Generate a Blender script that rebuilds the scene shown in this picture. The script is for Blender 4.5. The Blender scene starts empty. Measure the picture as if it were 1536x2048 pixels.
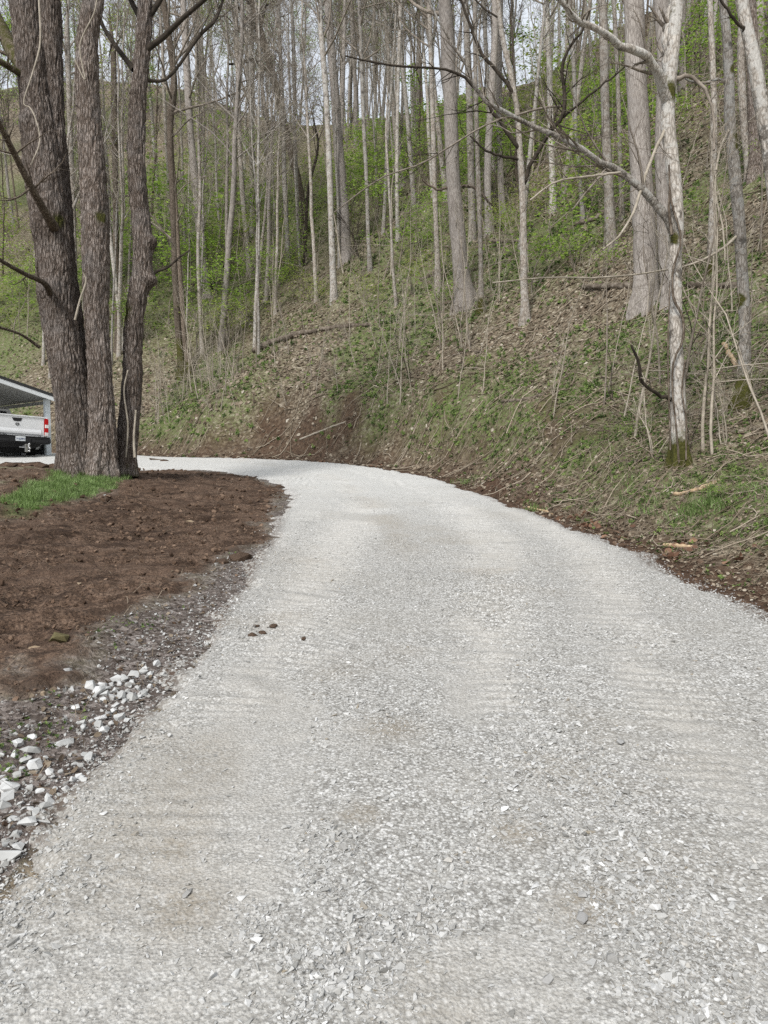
import bpy, bmesh, math, numpy as np
from mathutils import Vector, Matrix, Euler
rng = np.random.default_rng(11)
sc = bpy.context.scene
C = sc.collection
F = 1479.0
PITCH = math.radians(3.67)
CP, SP = math.cos(PITCH), math.sin(PITCH)
CAM = np.array([0.0, 0.0, 1.6])
PL = 0.07

# ------------------------------------------------------------------ noise
def _h(ix, iy, iz, seed):
    n = (ix.astype(np.int64) * 374761393 + iy.astype(np.int64) * 668265263 + iz.astype(np.int64) * 2147483647 + seed * 974634777) & 0xFFFFFFFF
    n = ((n ^ (n >> 13)) * 1274126177) & 0xFFFFFFFF
    n = (n ^ (n >> 16)) & 0xFFFFFFFF
    n = ((n * 2246822519) & 0xFFFFFFFF) >> 8
    return n / 16777216.0

def vn2(x, y, seed=0):
    x = np.asarray(x, float); y = np.asarray(y, float)
    xi, yi = np.floor(x), np.floor(y)
    fx, fy = x - xi, y - yi
    fx = fx * fx * (3 - 2 * fx); fy = fy * fy * (3 - 2 * fy)
    z = np.zeros_like(xi)
    a = _h(xi, yi, z, seed); b = _h(xi + 1, yi, z, seed); c = _h(xi, yi + 1, z, seed); d = _h(xi + 1, yi + 1, z, seed)
    return (a + (b - a) * fx) * (1 - fy) + (c + (d - c) * fx) * fy

def fbm2(x, y, seed=0, oct=4, gain=0.5):
    s, a, t = 0, 1.0, 0
    for o in range(oct):
        s = s + a * vn2(x * 2 ** o + 13.7 * o, y * 2 ** o - 7.1 * o, seed + o); t += a; a *= gain
    return s / t

def vn3(x, y, z, seed=0):
    xi, yi, zi = np.floor(x), np.floor(y), np.floor(z)
    fx, fy, fz = x - xi, y - yi, z - zi
    fx = fx * fx * (3 - 2 * fx); fy = fy * fy * (3 - 2 * fy); fz = fz * fz * (3 - 2 * fz)
    r = []
    for k in (0, 1):
        a = _h(xi, yi, zi + k, seed); b = _h(xi + 1, yi, zi + k, seed); c = _h(xi, yi + 1, zi + k, seed); d = _h(xi + 1, yi + 1, zi + k, seed)
        r.append((a + (b - a) * fx) * (1 - fy) + (c + (d - c) * fx) * fy)
    return r[0] * (1 - fz) + r[1] * fz

def ss(a, b, x):
    t = np.clip((x - a) / (b - a), 0, 1)
    return t * t * (3 - 2 * t)

# ------------------------------------------------------------------ view rays (used to read true ground positions off the photograph)
def rdir(u, v):
    X = (u - 768.0) / F; Y = (1024.0 - v) / F
    return np.array([X, CP + Y * SP, -SP + Y * CP])

def onplane(u, v):
    d = rdir(u, v)
    t = 1.6 / (PL * d[1] - d[2])
    return (d[0] * t, d[1] * t)

def seg_dist(x, y, P, closed=False):
    """distance to polyline, sign (+ to the right hand of travel), y of the nearest point"""
    P = np.asarray(P, float)
    Q = np.roll(P, -1, 0) if closed else P[1:]
    P0 = P if closed else P[:-1]
    best = np.full(x.shape, 1e9); side = np.zeros(x.shape); ny = np.zeros(x.shape); nx = np.zeros(x.shape)
    for a, b in zip(P0, Q):
        d = b - a; L = d @ d + 1e-12
        t = np.clip(((x - a[0]) * d[0] + (y - a[1]) * d[1]) / L, 0, 1)
        px, py = a[0] + d[0] * t, a[1] + d[1] * t
        dd = np.hypot(x - px, y - py)
        m = dd < best - 1e-9
        best = np.where(m, dd, best)
        cr = (x - a[0]) * d[1] - (y - a[1]) * d[0]
        side = np.where(m, np.sign(cr), side); ny = np.where(m, py, ny); nx = np.where(m, px, nx)
    return best, side, nx, ny

def inside(x, y, P):
    P = np.asarray(P, float); r = np.zeros(x.shape, bool); n = len(P)
    for i in range(n):
        x1, y1 = P[i]; x2, y2 = P[(i + 1) % n]
        if y1 == y2: continue
        c = ((y1 > y) != (y2 > y)) & (x < (x2 - x1) * (y - y1) / (y2 - y1) + x1)
        r ^= c
    return r

def polysd(x, y, P):
    d, _, _, _ = seg_dist(x, y, P, True)
    return np.where(inside(x, y, P), d, -d)

outer_px = [(1536, 1250), (1480, 1212), (1390, 1172), (1305, 1138), (1280, 1112), (1180, 1075), (1110, 1048), (1040, 1022), (940, 985), (860, 957), (780, 941), (680, 929), (600, 923), (500, 918)]
OUT = [(3.25, -12.0), (3.2, 0.0), (3.05, 3.5)] + [onplane(*p) for p in outer_px] + [(-7.2, 26.2), (-9.3, 28.6), (-12.5, 32.5)]
BASE = OUT + [(-20, 34.5), (-34, 38), (-90, 46)]
inner_px = [(0, 1745), (45, 1690), (90, 1640), (150, 1575), (215, 1505), (268, 1445), (335, 1372), (400, 1300), (440, 1240), (480, 1180), (515, 1125), (548, 1080), (566, 1030), (590, 995), (568, 970), (520, 955), (450, 944), (400, 939)]
INN = [(-1.2, -12.0), (-1.25, 0.0), (-1.3, 1.6)] + [onplane(*p) for p in inner_px] + [(-7.0, 20.9), (-9.5, 20.3), (-13, 19.5), (-22, 18.5)]
ROAD = INN + [(-24, 34)] + OUT[::-1]
ROAD_NEAR_LEFT = INN

def H(x, y, road=True):
    x = np.asarray(x, float); y = np.asarray(y, float)
    d, sd, nx, ny = seg_dist(x, y, BASE)
    s = d * sd
    z = PL * np.minimum(y, 26) + 0.02 * np.clip(y - 26, 0, 60) + 0.11 * ss(-8, -11, x) * ss(19, 22, y)
    bh = 0.30 + 1.25 * ss(7, 21, ny) * (1 - 0.5 * ss(-6, -12, nx))
    bw = 1.3 + 0.9 * ss(7, 20, ny)
    k = 1.0
    wob = (fbm2(x * 0.8, y * 0.8, 3, 3) - 0.5)
    h = bh * ss(0.25, 0.25 + bw, s + wob * 1.1)
    nf = ss(11, 19, ny)
    h = h + (0.36 + 0.24 * nf) * np.clip(s - 0.9, 0, None) + (0.44 - 0.08 * ss(4, 14, x) * ss(30, 10, y) - 0.15 * nf) * (np.log1p(np.exp(np.clip((s - 6) * 1.0, -30, 30))) * (s < 36) + (s - 6) * (s >= 36))
    cap = 31.0 + 5 * (fbm2(x * 0.03, y * 0.03, 21, 2) - 0.5) + 17 * ss(-2, -34, x) + 6 * ss(12, 34, x) 
    kk = 3.0
    e = np.clip((h - cap) / kk, -30, 30)
    h = h - kk * np.log1p(np.exp(e))
    hill = ss(0.4, 5, s)
    far = ss(12, 30, s)
    h = h + hill * ((fbm2(x * 0.16, y * 0.16, 5, 3) - 0.5) * (0.5 + 1.6 * far) + (fbm2(x * 0.9, y * 0.9, 7, 3) - 0.5) * 0.30)
    h = h + ss(0.1, 0.8, s) * ((fbm2(x * 3.2, y * 3.2, 8, 3) - 0.5) * 0.16)
    # left mound
    dr = polysd(x, y, ROAD)
    left = (s < 0) & (dr < 0)
    dl = np.where(left, -dr, 0)
    m = 0.44 * ss(0.2, 5.0, dl) * (1 - ss(15.2, 20.2, y + 0.0 * x)) + 0.05 * ss(0.0, 0.8, dl) * (1 - ss(17, 20, y))
    m = m + ss(0.1, 0.7, dl) * ((fbm2(x * 0.7, y * 0.7, 9, 3) - 0.5) * 0.16 + (fbm2(x * 3.5, y * 3.5, 10, 4, 0.6) - 0.5) * 0.11)
    z = z + h + m
    if road:
        z = z - 0.03 * ss(-0.05, 0.25, dr)
    return z

def lane_c(y):
    return (np.interp(y, [2, 3.5, 6, 8.6, 12, 17, 20, 24], [.3, .45, .9, 1.3, 1.2, .3, -1, -3.8]), np.interp(y, [2, 3.5, 6, 8.6, 12, 17, 20, 24], [-.8, -.7, -.65, -.6, -.3, -1.0, -2.3, -5]))

def road_z(x, y, dr):
    n = fbm2(x * 5, y * 5, 31, 3) - 0.5
    e = dr + n * 0.34 + (fbm2(x * 1.6, y * 1.6, 34, 2) - 0.5) * 0.30 + (vn2(x * 14, y * 14, 33) - 0.5) * 0.10
    t = -0.045 + 0.085 * ss(-0.16, 0.10, e)
    z = PL * np.minimum(y, 26) + 0.02 * np.clip(y - 26, 0, 60) + 0.11 * ss(-8, -11, x) * ss(19, 22, y) + t
    inn = ss(0.0, 0.4, dr)
    z = z + inn * ((fbm2(x * 0.8, y * 0.8, 35, 3) - 0.5) * 0.05 + (fbm2(x * 11, y * 11, 36, 3) - 0.5) * 0.012)
    # compacted tread imprints: bars across the lane, in bands
    cR, cL = lane_c(y)
    w1 = np.exp(-((x - cR) / 0.34) ** 2); w2 = np.exp(-((x - cL) / 0.36) ** 2); w3 = np.exp(-((x - cR - 1.05) / 0.3) ** 2) * 0.8; w4 = np.exp(-((x - cL + 0.8) / 0.3) ** 2) * 0.9
    patch = ss(0.28, 0.50, fbm2(x * 0.9, y * 0.9, 41, 2))
    warp = (fbm2(x * 1.5, y * 1.5, 43, 2) - 0.5) * 0.45 + (fbm2(x * 6, y * 6, 44, 2) - 0.5) * 0.05
    r1 = np.sin((y + warp + 0.10 * x) * 2 * math.pi / 0.118)
    r2 = np.sin((y * 0.8 - 0.55 * x + warp) * 2 * math.pi / 0.10)
    z = z + inn * patch * (((w1 + w2 + w3) * r1 * (0.0135 + 0.006 * ss(5, 10, y)) + w4 * r2 * 0.014) * (0.25 + 0.75 * ss(2.3, 3.6, y)) * (0.4 + 0.9 * fbm2(x * 4, y * 4, 47, 2))) - inn * 0.014 * (w1 + w2)
    return z

def lanes(x, y):
    cR, cL = lane_c(y)
    j = (fbm2(x * 0.7, y * 0.35, 45, 2) - 0.5) * 0.5
    a = np.exp(-((x - cR + j * .5) / 0.34) ** 2) + np.exp(-((x - cL + j * .6) / 0.38) ** 2) + 0.8 * np.exp(-((x - cR - 1.05 + j) / 0.32) ** 2) + 0.6 * np.exp(-((x - cL + 0.8 + j) / 0.3) ** 2)
    return np.clip(a * ss(0.25, 0.55, fbm2(x * 1.1, y * 0.6, 46, 3)) * 1.2, 0, 1)

def hit(u, v, tmax=160):
    d = rdir(u, v)
    t = np.geomspace(1.2, tmax, 1400)
    p = CAM[None] + d[None] * t[:, None]
    f = p[:, 2] - H(p[:, 0], p[:, 1], False)
    k = np.where(f < 0)[0]
    if len(k) == 0: return None
    k = k[0]
    if k == 0: tt = t[0]
    else:
        a, b = f[k - 1], f[k]; tt = t[k - 1] + (t[k] - t[k - 1]) * a / (a - b)
    q = CAM + d * tt
    return np.array([q[0], q[1], float(H(np.array([q[0]]), np.array([q[1]]), False)[0])]), tt

def hits(pix, lift=0.0):
    return [tuple(hit(u, v)[0][:2]) for u, v in pix]

# ------------------------------------------------------------------ mesh helpers
def raw_mesh(name, V, faces_list, smooth=False, attrs=None, mats=(), midx=None):
    """faces_list: list of int arrays (n,3) or (n,4)"""
    me = bpy.data.meshes.new(name)
    V = np.asarray(V, np.float32)
    me.vertices.add(len(V)); me.vertices.foreach_set('co', V.ravel())
    fl = [np.asarray(f, np.int32) for f in faces_list if len(f)]
    loops = np.concatenate([f.ravel() for f in fl]); tot = np.concatenate([np.full(len(f), f.shape[1], np.int32) for f in fl])
    start = np.concatenate([[0], np.cumsum(tot)[:-1]]).astype(np.int32)
    me.loops.add(len(loops)); me.loops.foreach_set('vertex_index', loops)
    me.polygons.add(len(tot)); me.polygons.foreach_set('loop_start', start); me.polygons.foreach_set('loop_total', tot)
    me.polygons.foreach_set('use_smooth', np.full(len(tot), bool(smooth)))
    if midx is not None: me.polygons.foreach_set('material_index', np.asarray(midx, np.int32))
    for k, a in (attrs or {}).items():
        a = np.asarray(a, np.float32)
        if a.ndim == 1:
            at = me.attributes.new(k, 'FLOAT', 'POINT'); at.data.foreach_set('value', a)
        else:
            at = me.attributes.new(k, 'FLOAT_COLOR', 'POINT'); at.data.foreach_set('color', a.ravel())
    for m in mats: me.materials.append(m)
    me.update(calc_edges=True)
    return me

def link(name, me, parent=None, loc=None):
    o = bpy.data.objects.new(name, me); C.objects.link(o)
    if parent is not None: o.parent = parent
    if loc is not None: o.location = loc
    return o

def tag(o, label=None, cat=None, group=None, kind=None):
    for k, v in (('label', label), ('category', cat), ('group', group), ('kind', kind)):
        if v: o[k] = v
    return o

def empty(name, loc, rz=0):
    o = bpy.data.objects.new(name, None); C.objects.link(o); o.location = loc; o.rotation_euler = (0, 0, rz); o.empty_display_size = 0.2
    return o

def axis(lo, a, b, hi, st, g):
    mid = np.arange(a, b + st * .5, st)
    def ext(n0, lim, sgn):
        out = []; s = st; p = n0
        while (p < lim) if sgn > 0 else (p > lim):
            s *= g; p += sgn * s; out.append(p)
        return out
    return np.array(ext(mid[0], lo, -1)[::-1] + list(mid) + ext(mid[-1], hi, 1))

def grid_faces(nx, ny):
    i = np.arange(nx * ny).reshape(ny, nx)
    return np.stack([i[:-1, :-1].ravel(), i[:-1, 1:].ravel(), i[1:, 1:].ravel(), i[1:, :-1].ravel()], 1)

def rotmat(e):
    cx, sx, cy, sy, cz, sz = np.cos(e[:, 0]), np.sin(e[:, 0]), np.cos(e[:, 1]), np.sin(e[:, 1]), np.cos(e[:, 2]), np.sin(e[:, 2])
    R = np.empty((len(e), 3, 3))
    R[:, 0, 0] = cy * cz; R[:, 0, 1] = sx * sy * cz - cx * sz; R[:, 0, 2] = cx * sy * cz + sx * sz
    R[:, 1, 0] = cy * sz; R[:, 1, 1] = sx * sy * sz + cx * cz; R[:, 1, 2] = cx * sy * sz - sx * cz
    R[:, 2, 0] = -sy; R[:, 2, 1] = sx * cy; R[:, 2, 2] = cx * cy
    return R

def scatter(protos, pos, eul, scl, tint=None, nrm=None):
    """protos: list of (V, faces array). returns V, faces list, tint"""
    n = len(pos); which = rng.integers(0, len(protos), n)
    Vs, Fs, Ts = [], {}, []; off = 0
    for k, (pv, pf) in enumerate(protos):
        m = np.where(which == k)[0]
        if len(m) == 0: continue
        R = rotmat(eul[m])
        if nrm is not None:
            zN = nrm[m]; xN = np.cross(np.array([[0, 1.0, 0]]), zN); xN /= np.linalg.norm(xN, axis=1, keepdims=True); yN = np.cross(zN, xN)
            R = np.einsum('nij,njk->nik', np.stack([xN, yN, zN], 2), R)
        s = scl[m] if scl.ndim == 2 else np.repeat(scl[m][:, None], 3, 1)
        v = pv[None] * s[:, None, :]
        v = np.einsum('nij,nkj->nki', R, v) + pos[m][:, None, :]
        for f in (pf if isinstance(pf, list) else [pf]):
            ff = (f[None] + (np.arange(len(m)) * len(pv))[:, None, None] + off).reshape(-1, f.shape[1])
            Fs.setdefault(f.shape[1], []).append(ff)
        Vs.append(v.reshape(-1, 3)); Ts.append(np.repeat((tint[m] if tint is not None else rng.random(len(m))), len(pv)))
        off += len(pv) * len(m)
    return np.concatenate(Vs), [np.concatenate(f) for f in Fs.values()], np.concatenate(Ts)

def hull(pts):
    bm = bmesh.new()
    for p in pts: bm.verts.new(p)
    r = bmesh.ops.convex_hull(bm, input=bm.verts)
    bmesh.ops.delete(bm, geom=[g for g in r['geom_interior'] if isinstance(g, bmesh.types.BMVert)], context='VERTS')
    bmesh.ops.triangulate(bm, faces=bm.faces)
    bm.verts.index_update()
    V = np.array([v.co[:] for v in bm.verts]); Fc = np.array([[v.index for v in f.verts] for f in bm.faces])
    bm.free(); return V, Fc

def rock_proto(n, flat=(1, 1, 1)):
    p = rng.normal(size=(n, 3)); p /= np.linalg.norm(p, axis=1)[:, None]
    p *= rng.uniform(0.75, 1.05, (n, 1)); p = p * np.array(flat)
    return hull(p * 0.5)

# ------------------------------------------------------------------ material helpers
class NT:
    def __init__(s, name):
        s.m = bpy.data.materials.new(name); s.m.use_nodes = True; s.t = s.m.node_tree; s.n = s.t.nodes
        s.b = s.n['Principled BSDF']; s.b.inputs['Roughness'].default_value = 0.95
        s.b.inputs['Specular IOR Level'].default_value = 0.2
    def new(s, ty, **k):
        n = s.n.new(ty)
        for a, v in k.items():
            if hasattr(n, a): setattr(n, a, v)
            else: s.set(n, a, v)
        return n
    def set(s, n, a, v):
        i = n.inputs[a]
        if isinstance(v, bpy.types.NodeSocket): s.t.links.new(v, i)
        else: i.default_value = v
    def l(s, a, b): s.t.links.new(a, b)
    def coord(s, scale=(1, 1, 1), obj=True):
        tc = s.new('ShaderNodeTexCoord'); mp = s.new('ShaderNodeMapping'); mp.inputs['Scale'].default_value = scale
        s.l(tc.outputs['Object'], mp.inputs['Vector']); return mp.outputs['Vector']
    def noise(s, vec, scale, detail=4, rough=0.55, dist=0.0):
        n = s.new('ShaderNodeTexNoise'); s.l(vec, n.inputs['Vector']); n.inputs['Scale'].default_value = scale; n.inputs['Detail'].default_value = detail
        n.inputs['Roughness'].default_value = rough; n.inputs['Distortion'].default_value = dist; return n.outputs['Fac']
    def voro(s, vec, scale, feat='F1', out='Distance', rand=1.0):
        n = s.new('ShaderNodeTexVoronoi'); n.feature = feat; s.l(vec, n.inputs['Vector']); n.inputs['Scale'].default_value = scale; n.inputs['Randomness'].default_value = rand
        return n.outputs[out]
    def ramp(s, fac, stops):
        r = s.new('ShaderNodeValToRGB'); cr = r.color_ramp
        while len(cr.elements) < len(stops): cr.elements.new(0.5)
        for e, (p, c) in zip(cr.elements, stops):
            e.position = p; e.color = (c if len(c) == 4 else (*c, 1)) if not isinstance(c, (int, float)) else (c, c, c, 1)
        s.l(fac, r.inputs['Fac']); return r.outputs['Color']
    def mix(s, fac, a, b, mode='MIX'):
        n = s.new('ShaderNodeMix'); n.data_type = 'RGBA'; n.blend_type = mode
        for idx, v in ((0, fac), (6, a), (7, b)):
            if isinstance(v, bpy.types.NodeSocket): s.l(v, n.inputs[idx])
            elif idx == 0: n.inputs[0].default_value = v
            else: n.inputs[idx].default_value = (*v, 1) if len(v) == 3 else v
        return n.outputs[2]
    def math(s, op, a, b=0.0, clamp=False):
        n = s.new('ShaderNodeMath'); n.operation = op; n.use_clamp = clamp
        for i, v in enumerate((a, b)):
            if isinstance(v, bpy.types.NodeSocket): s.l(v, n.inputs[i])
            else: n.inputs[i].default_value = v
        return n.outputs[0]
    def attr(s, name, out='Fac'):
        n = s.new('ShaderNodeAttribute'); n.attribute_name = name; return n.outputs[out]
    def rnd(s):
        return s.new('ShaderNodeObjectInfo').outputs['Random']
    def bump(s, h, strength=0.5, dist=0.02, normal=None):
        n = s.new('ShaderNodeBump'); n.inputs['Strength'].default_value = strength; n.inputs['Distance'].default_value = dist
        s.l(h, n.inputs['Height'])
        if normal is not None: s.l(normal, n.inputs['Normal'])
        return n.outputs['Normal']
    def done(s, col=None, normal=None, rough=None, spec=None):
        if col is not None:
            if isinstance(col, bpy.types.NodeSocket): s.l(col, s.b.inputs['Base Color'])
            else: s.b.inputs['Base Color'].default_value = (*col, 1)
        if normal is not None: s.l(normal, s.b.inputs['Normal'])
        if rough is not None: s.b.inputs['Roughness'].default_value = rough
        if spec is not None: s.b.inputs['Specular IOR Level'].default_value = spec
        return s.m

def srgb(r, g, b, k=1.0):
    f = lambda c: ((c / 255 + 0.055) / 1.055) ** 2.4 if c > 10 else c / 255 / 12.92
    return (f(r) * k, f(g) * k, f(b) * k)
# ------------------------------------------------------------------ materials
def mat_ground():
    s = NT('ground_cover_soil'); v = s.coord()
    z = s.new('ShaderNodeSeparateColor'); s.l(s.attr('zone', 'Color'), z.inputs[0])
    soilm, green, oldg = z.outputs[0], z.outputs[1], z.outputs[2]
    grass = s.attr('lawn'); bank = s.attr('bank')
    n1 = s.noise(v, 1.3, 5, 0.6); n2 = s.noise(v, 9, 5, 0.65); n3 = s.noise(v, 45, 4, 0.7); vor = s.voro(v, 13, 'F1', 'Color'); vs = s.new('ShaderNodeSeparateColor'); s.l(vor, vs.inputs[0])
    litter = s.ramp(vs.outputs[0], [(0.0, (0.08, 0.062, 0.043)), (0.35, (0.18, 0.143, 0.102)), (0.65, (0.28, 0.235, 0.172)), (0.93, (0.40, 0.345, 0.265)), (1, (0.52, 0.47, 0.38))])
    litter = s.mix(s.ramp(n2, [(0.35, 0.0), (0.6, 1.0)]), s.mix(0.75, litter, (0.07, 0.05, 0.033)), litter)
    litter = s.mix(s.ramp(n3, [(0.3, 0.0), (0.55, 1.0)]), s.mix(0.5, litter, (0.03, 0.022, 0.015)), litter)
    gcol = s.ramp(n3, [(0.25, (0.035, 0.055, 0.015)), (0.5, (0.10, 0.145, 0.04)), (0.75, (0.20, 0.26, 0.075))])
    gf = s.math('MULTIPLY', green, s.ramp(n2, [(0.36, 0.0), (0.56, 1.0)]))
    col = s.mix(gf, litter, gcol)
    bk = s.ramp(n2, [(0.3, (0.035, 0.021, 0.014)), (0.55, (0.085, 0.052, 0.034)), (0.75, (0.16, 0.105, 0.07))])
    col = s.mix(bank, col, bk)
    so = s.ramp(n2, [(0.25, (0.055, 0.035, 0.023)), (0.5, (0.145, 0.094, 0.064)), (0.78, (0.25, 0.178, 0.13))])
    rot = s.new('ShaderNodeMapping'); s.l(v, rot.inputs['Vector']); rot.inputs['Rotation'].default_value = (0, 0, -0.6435)
    rs = s.new('ShaderNodeMapping'); s.l(rot.outputs[0], rs.inputs['Vector']); rs.inputs['Scale'].default_value = (0.9, 5.5, 1)
    drag = s.noise(rs.outputs[0], 1.6, 5, 0.65)
    so = s.mix(s.ramp(drag, [(0.40, 0.75), (0.52, 0.0)]), so, (0.030, 0.018, 0.012))
    so = s.mix(s.ramp(drag, [(0.54, 0.0), (0.66, 0.6)]), so, (0.19, 0.135, 0.10))
    so = s.mix(s.ramp(n3, [(0.35, 1.0), (0.6, 0.0)]), so, (0.022, 0.013, 0.009))
    so = s.mix(s.ramp(s.voro(v, 60, 'F1', 'Distance'), [(0.05, 0.35), (0.12, 0.0)]), so, (0.24, 0.19, 0.15))
    so = s.mix(s.ramp(n1, [(0.45, 0.0), (0.7, 0.45)]), so, (0.15, 0.10, 0.072))
    col = s.mix(soilm, col, so)
    vo = s.voro(v, 42, 'F1', 'Color'); vsep = s.new('ShaderNodeSeparateColor'); s.l(vo, vsep.inputs[0])
    og = s.ramp(vsep.outputs[0], [(0.0, (0.06, 0.049, 0.042)), (0.5, (0.16, 0.135, 0.12)), (0.9, (0.28, 0.245, 0.225)), (1.0, (0.36, 0.34, 0.32))])
    og = s.mix(s.ramp(n2, [(0.38, 0.7), (0.6, 0.0)]), og, (0.05, 0.036, 0.028))
    col = s.mix(oldg, col, og)
    col = s.mix(s.math('MULTIPLY', grass, 0.65), col, s.ramp(n3, [(0.3, (0.03, 0.06, 0.015)), (0.7, (0.10, 0.2, 0.045))]))
    hgt = s.noise(v, 22, 3, 0.75)
    nor = s.bump(hgt, 1.0, 0.03)
    return s.done(col, nor)

def mat_gravel():
    s = NT('crushed_limestone'); v = s.coord()
    n1 = s.noise(v, 0.9, 4, 0.55); n2 = s.noise(v, 6, 4, 0.6); nd = s.noise(v, 30, 3, 0.6)
    vw = s.new('ShaderNodeVectorMath', operation='ADD'); s.l(v, vw.inputs[0])
    sc2 = s.new('ShaderNodeVectorMath', operation='SCALE'); nc = s.new('ShaderNodeTexNoise'); s.l(v, nc.inputs['Vector']); nc.inputs['Scale'].default_value = 70
    s.l(nc.outputs['Color'], sc2.inputs[0]); sc2.inputs['Scale'].default_value = 0.012; s.l(sc2.outputs[0], vw.inputs[1]); w = vw.outputs[0]
    A = s.voro(w, 70, 'F1', 'Color'); B = s.voro(w, 170, 'F1', 'Color'); Ad = s.voro(w, 70); Bd = s.voro(w, 170)
    As = s.new('ShaderNodeSeparateColor'); s.l(A, As.inputs[0]); Bs = s.new('ShaderNodeSeparateColor'); s.l(B, Bs.inputs[0])
    base = s.ramp(Bs.outputs[0], [(0, (0.31, 0.296, 0.27)), (0.5, (0.40, 0.386, 0.356)), (1, (0.52, 0.507, 0.478))])
    chips = s.ramp(As.outputs[0], [(0, (0.28, 0.274, 0.256)), (0.5, (0.46, 0.455, 0.432)), (1.0, (0.70, 0.697, 0.68))])
    dust = s.math('ADD', s.math('MULTIPLY', s.ramp(n2, [(0.42, 0.0), (0.62, 1.0)]), 0.4), s.math('MULTIPLY', s.attr('fines'), 0.6), True)
    col = s.mix(dust, chips, base)
    crev = s.math('MULTIPLY', s.ramp(Ad, [(0.35, 0.0), (0.75, 0.75)]), s.ramp(dust, [(0.2, 1.0), (0.9, 0.25)]))
    col = s.mix(crev, col, (0.15, 0.14, 0.125))
    col = s.mix(s.ramp(n1, [(0.48, 0.0), (0.72, 0.22)]), col, (0.30, 0.28, 0.24))
    st = s.attr('stain'); col = s.mix(s.math('MULTIPLY', st, s.ramp(nd, [(0.35, 0.25), (0.6, 1.0)])), col, (0.25, 0.215, 0.165))
    dk = s.attr('edge'); col = s.mix(s.math('MULTIPLY', dk, s.ramp(nd, [(0.4, 0.0), (0.55, 1.0)])), col, (0.09, 0.065, 0.05))
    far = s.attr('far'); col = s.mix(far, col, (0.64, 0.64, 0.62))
    h = s.math('ADD', s.voro(v, 75), s.noise(v, 120, 1, 0.5))
    return s.done(col, s.bump(h, 0.55, 0.008))

def mat_stone(name, stops, scale=25):
    s = NT(name); v = s.coord()
    col = s.ramp(s.attr('tint'), stops)
    n = s.noise(v, scale, 4, 0.6)
    col = s.mix(s.ramp(n, [(0.35, 0.5), (0.6, 0.0)]), col, tuple(c * 0.55 for c in stops[len(stops) // 2][1]))
    return s.done(col, s.bump(n, 0.5, 0.01), 0.9)

def mat_simple(name, stops, scale=20, bump=0.3, spec=0.2, rough=0.95, dist=0.01, tint=False, stretch=(1, 1, 1)):
    s = NT(name); v = s.coord(stretch); n = s.noise(v, scale, 4, 0.6)
    if tint:
        col = s.ramp(s.attr('tint'), stops); col = s.mix(s.ramp(n, [(0.3, 0.35), (0.6, 0.0)]), col, (0.02, 0.015, 0.01))
    else: col = s.ramp(n, stops)
    return s.done(col, s.bump(n, bump, dist), rough, spec)

def mat_leaf(name, stops, trans=0.35):
    s = NT(name); col = s.ramp(s.attr('tint'), stops)
    s.done(col, None, 0.7, 0.25)
    tr = s.new('ShaderNodeBsdfTranslucent'); s.l(col, tr.inputs['Color'])
    mx = s.new('ShaderNodeMixShader'); mx.inputs[0].default_value = trans
    out = s.n['Material Output']; s.l(s.b.outputs[0], mx.inputs[1]); s.l(tr.outputs[0], mx.inputs[2]); s.l(mx.outputs[0], out.inputs[0])
    return s.m

def mat_bark(name, dark, mid, light, fur=14, stretch=0.16, bump=0.9, dist=0.03, blotch=0.0, vary=0.25, lichen=0.0):
    s = NT(name); v = s.coord((1, 1, stretch)); v1 = s.coord()
    nw = s.noise(v, fur * 0.6, 4, 0.6, 0.6); vo = s.voro(v, fur, 'DISTANCE_TO_EDGE'); fine = s.noise(v, fur * 4, 4, 0.7); big = s.noise(v1, 0.9, 4, 0.6)
    f = s.math('ADD', s.math('MULTIPLY', s.ramp(vo, [(0.0, 0.0), (0.28, 1.0)]), 0.55), s.math('MULTIPLY', nw, 0.6)); f = s.math('MULTIPLY', f, s.math('ADD', fine, 0.5))
    col = s.ramp(f, [(0.12, dark), (0.45, mid), (0.85, light)])
    col = s.mix(s.ramp(big, [(0.35, vary), (0.6, 0.0)]), col, tuple(c * 0.5 for c in mid))
    if blotch:
        bn = s.noise(v1, 5, 5, 0.7); col = s.mix(s.ramp(bn, [(0.50, 0.0), (0.56, blotch)]), col, (0.42, 0.41, 0.385))
        dn = s.noise(v1, 3.1, 5, 0.7); col = s.mix(s.ramp(dn, [(0.56, 0.0), (0.62, blotch)]), col, (0.05, 0.042, 0.034))
    if lichen:
        ln = s.noise(v1, 2.2, 4, 0.7); col = s.mix(s.ramp(ln, [(0.5, 0.0), (0.68, lichen)]), col, (0.36, 0.34, 0.33))
    r = s.rnd(); hv = s.new('ShaderNodeHueSaturation'); s.l(col, hv.inputs['Color']); s.l(s.math('ADD', s.math('MULTIPLY', r, 0.6), 0.7), hv.inputs['Value'])
    col = hv.outputs[0]
    mn = s.noise(v1, 9, 4, 0.7); mf = s.math('MULTIPLY', s.attr('moss'), 1.6); mf = s.math('SUBTRACT', mf, s.math('MULTIPLY', mn, 1.5), True); mf = s.math('MULTIPLY', mf, 2.2, True)
    mc = s.ramp(s.noise(v1, 60, 3, 0.6), [(0.3, (0.025, 0.026, 0.008)), (0.6, (0.075, 0.075, 0.018)), (0.8, (0.14, 0.13, 0.03))])
    col = s.mix(mf, col, mc)
    return s.done(col, s.bump(f, bump, dist))

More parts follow.
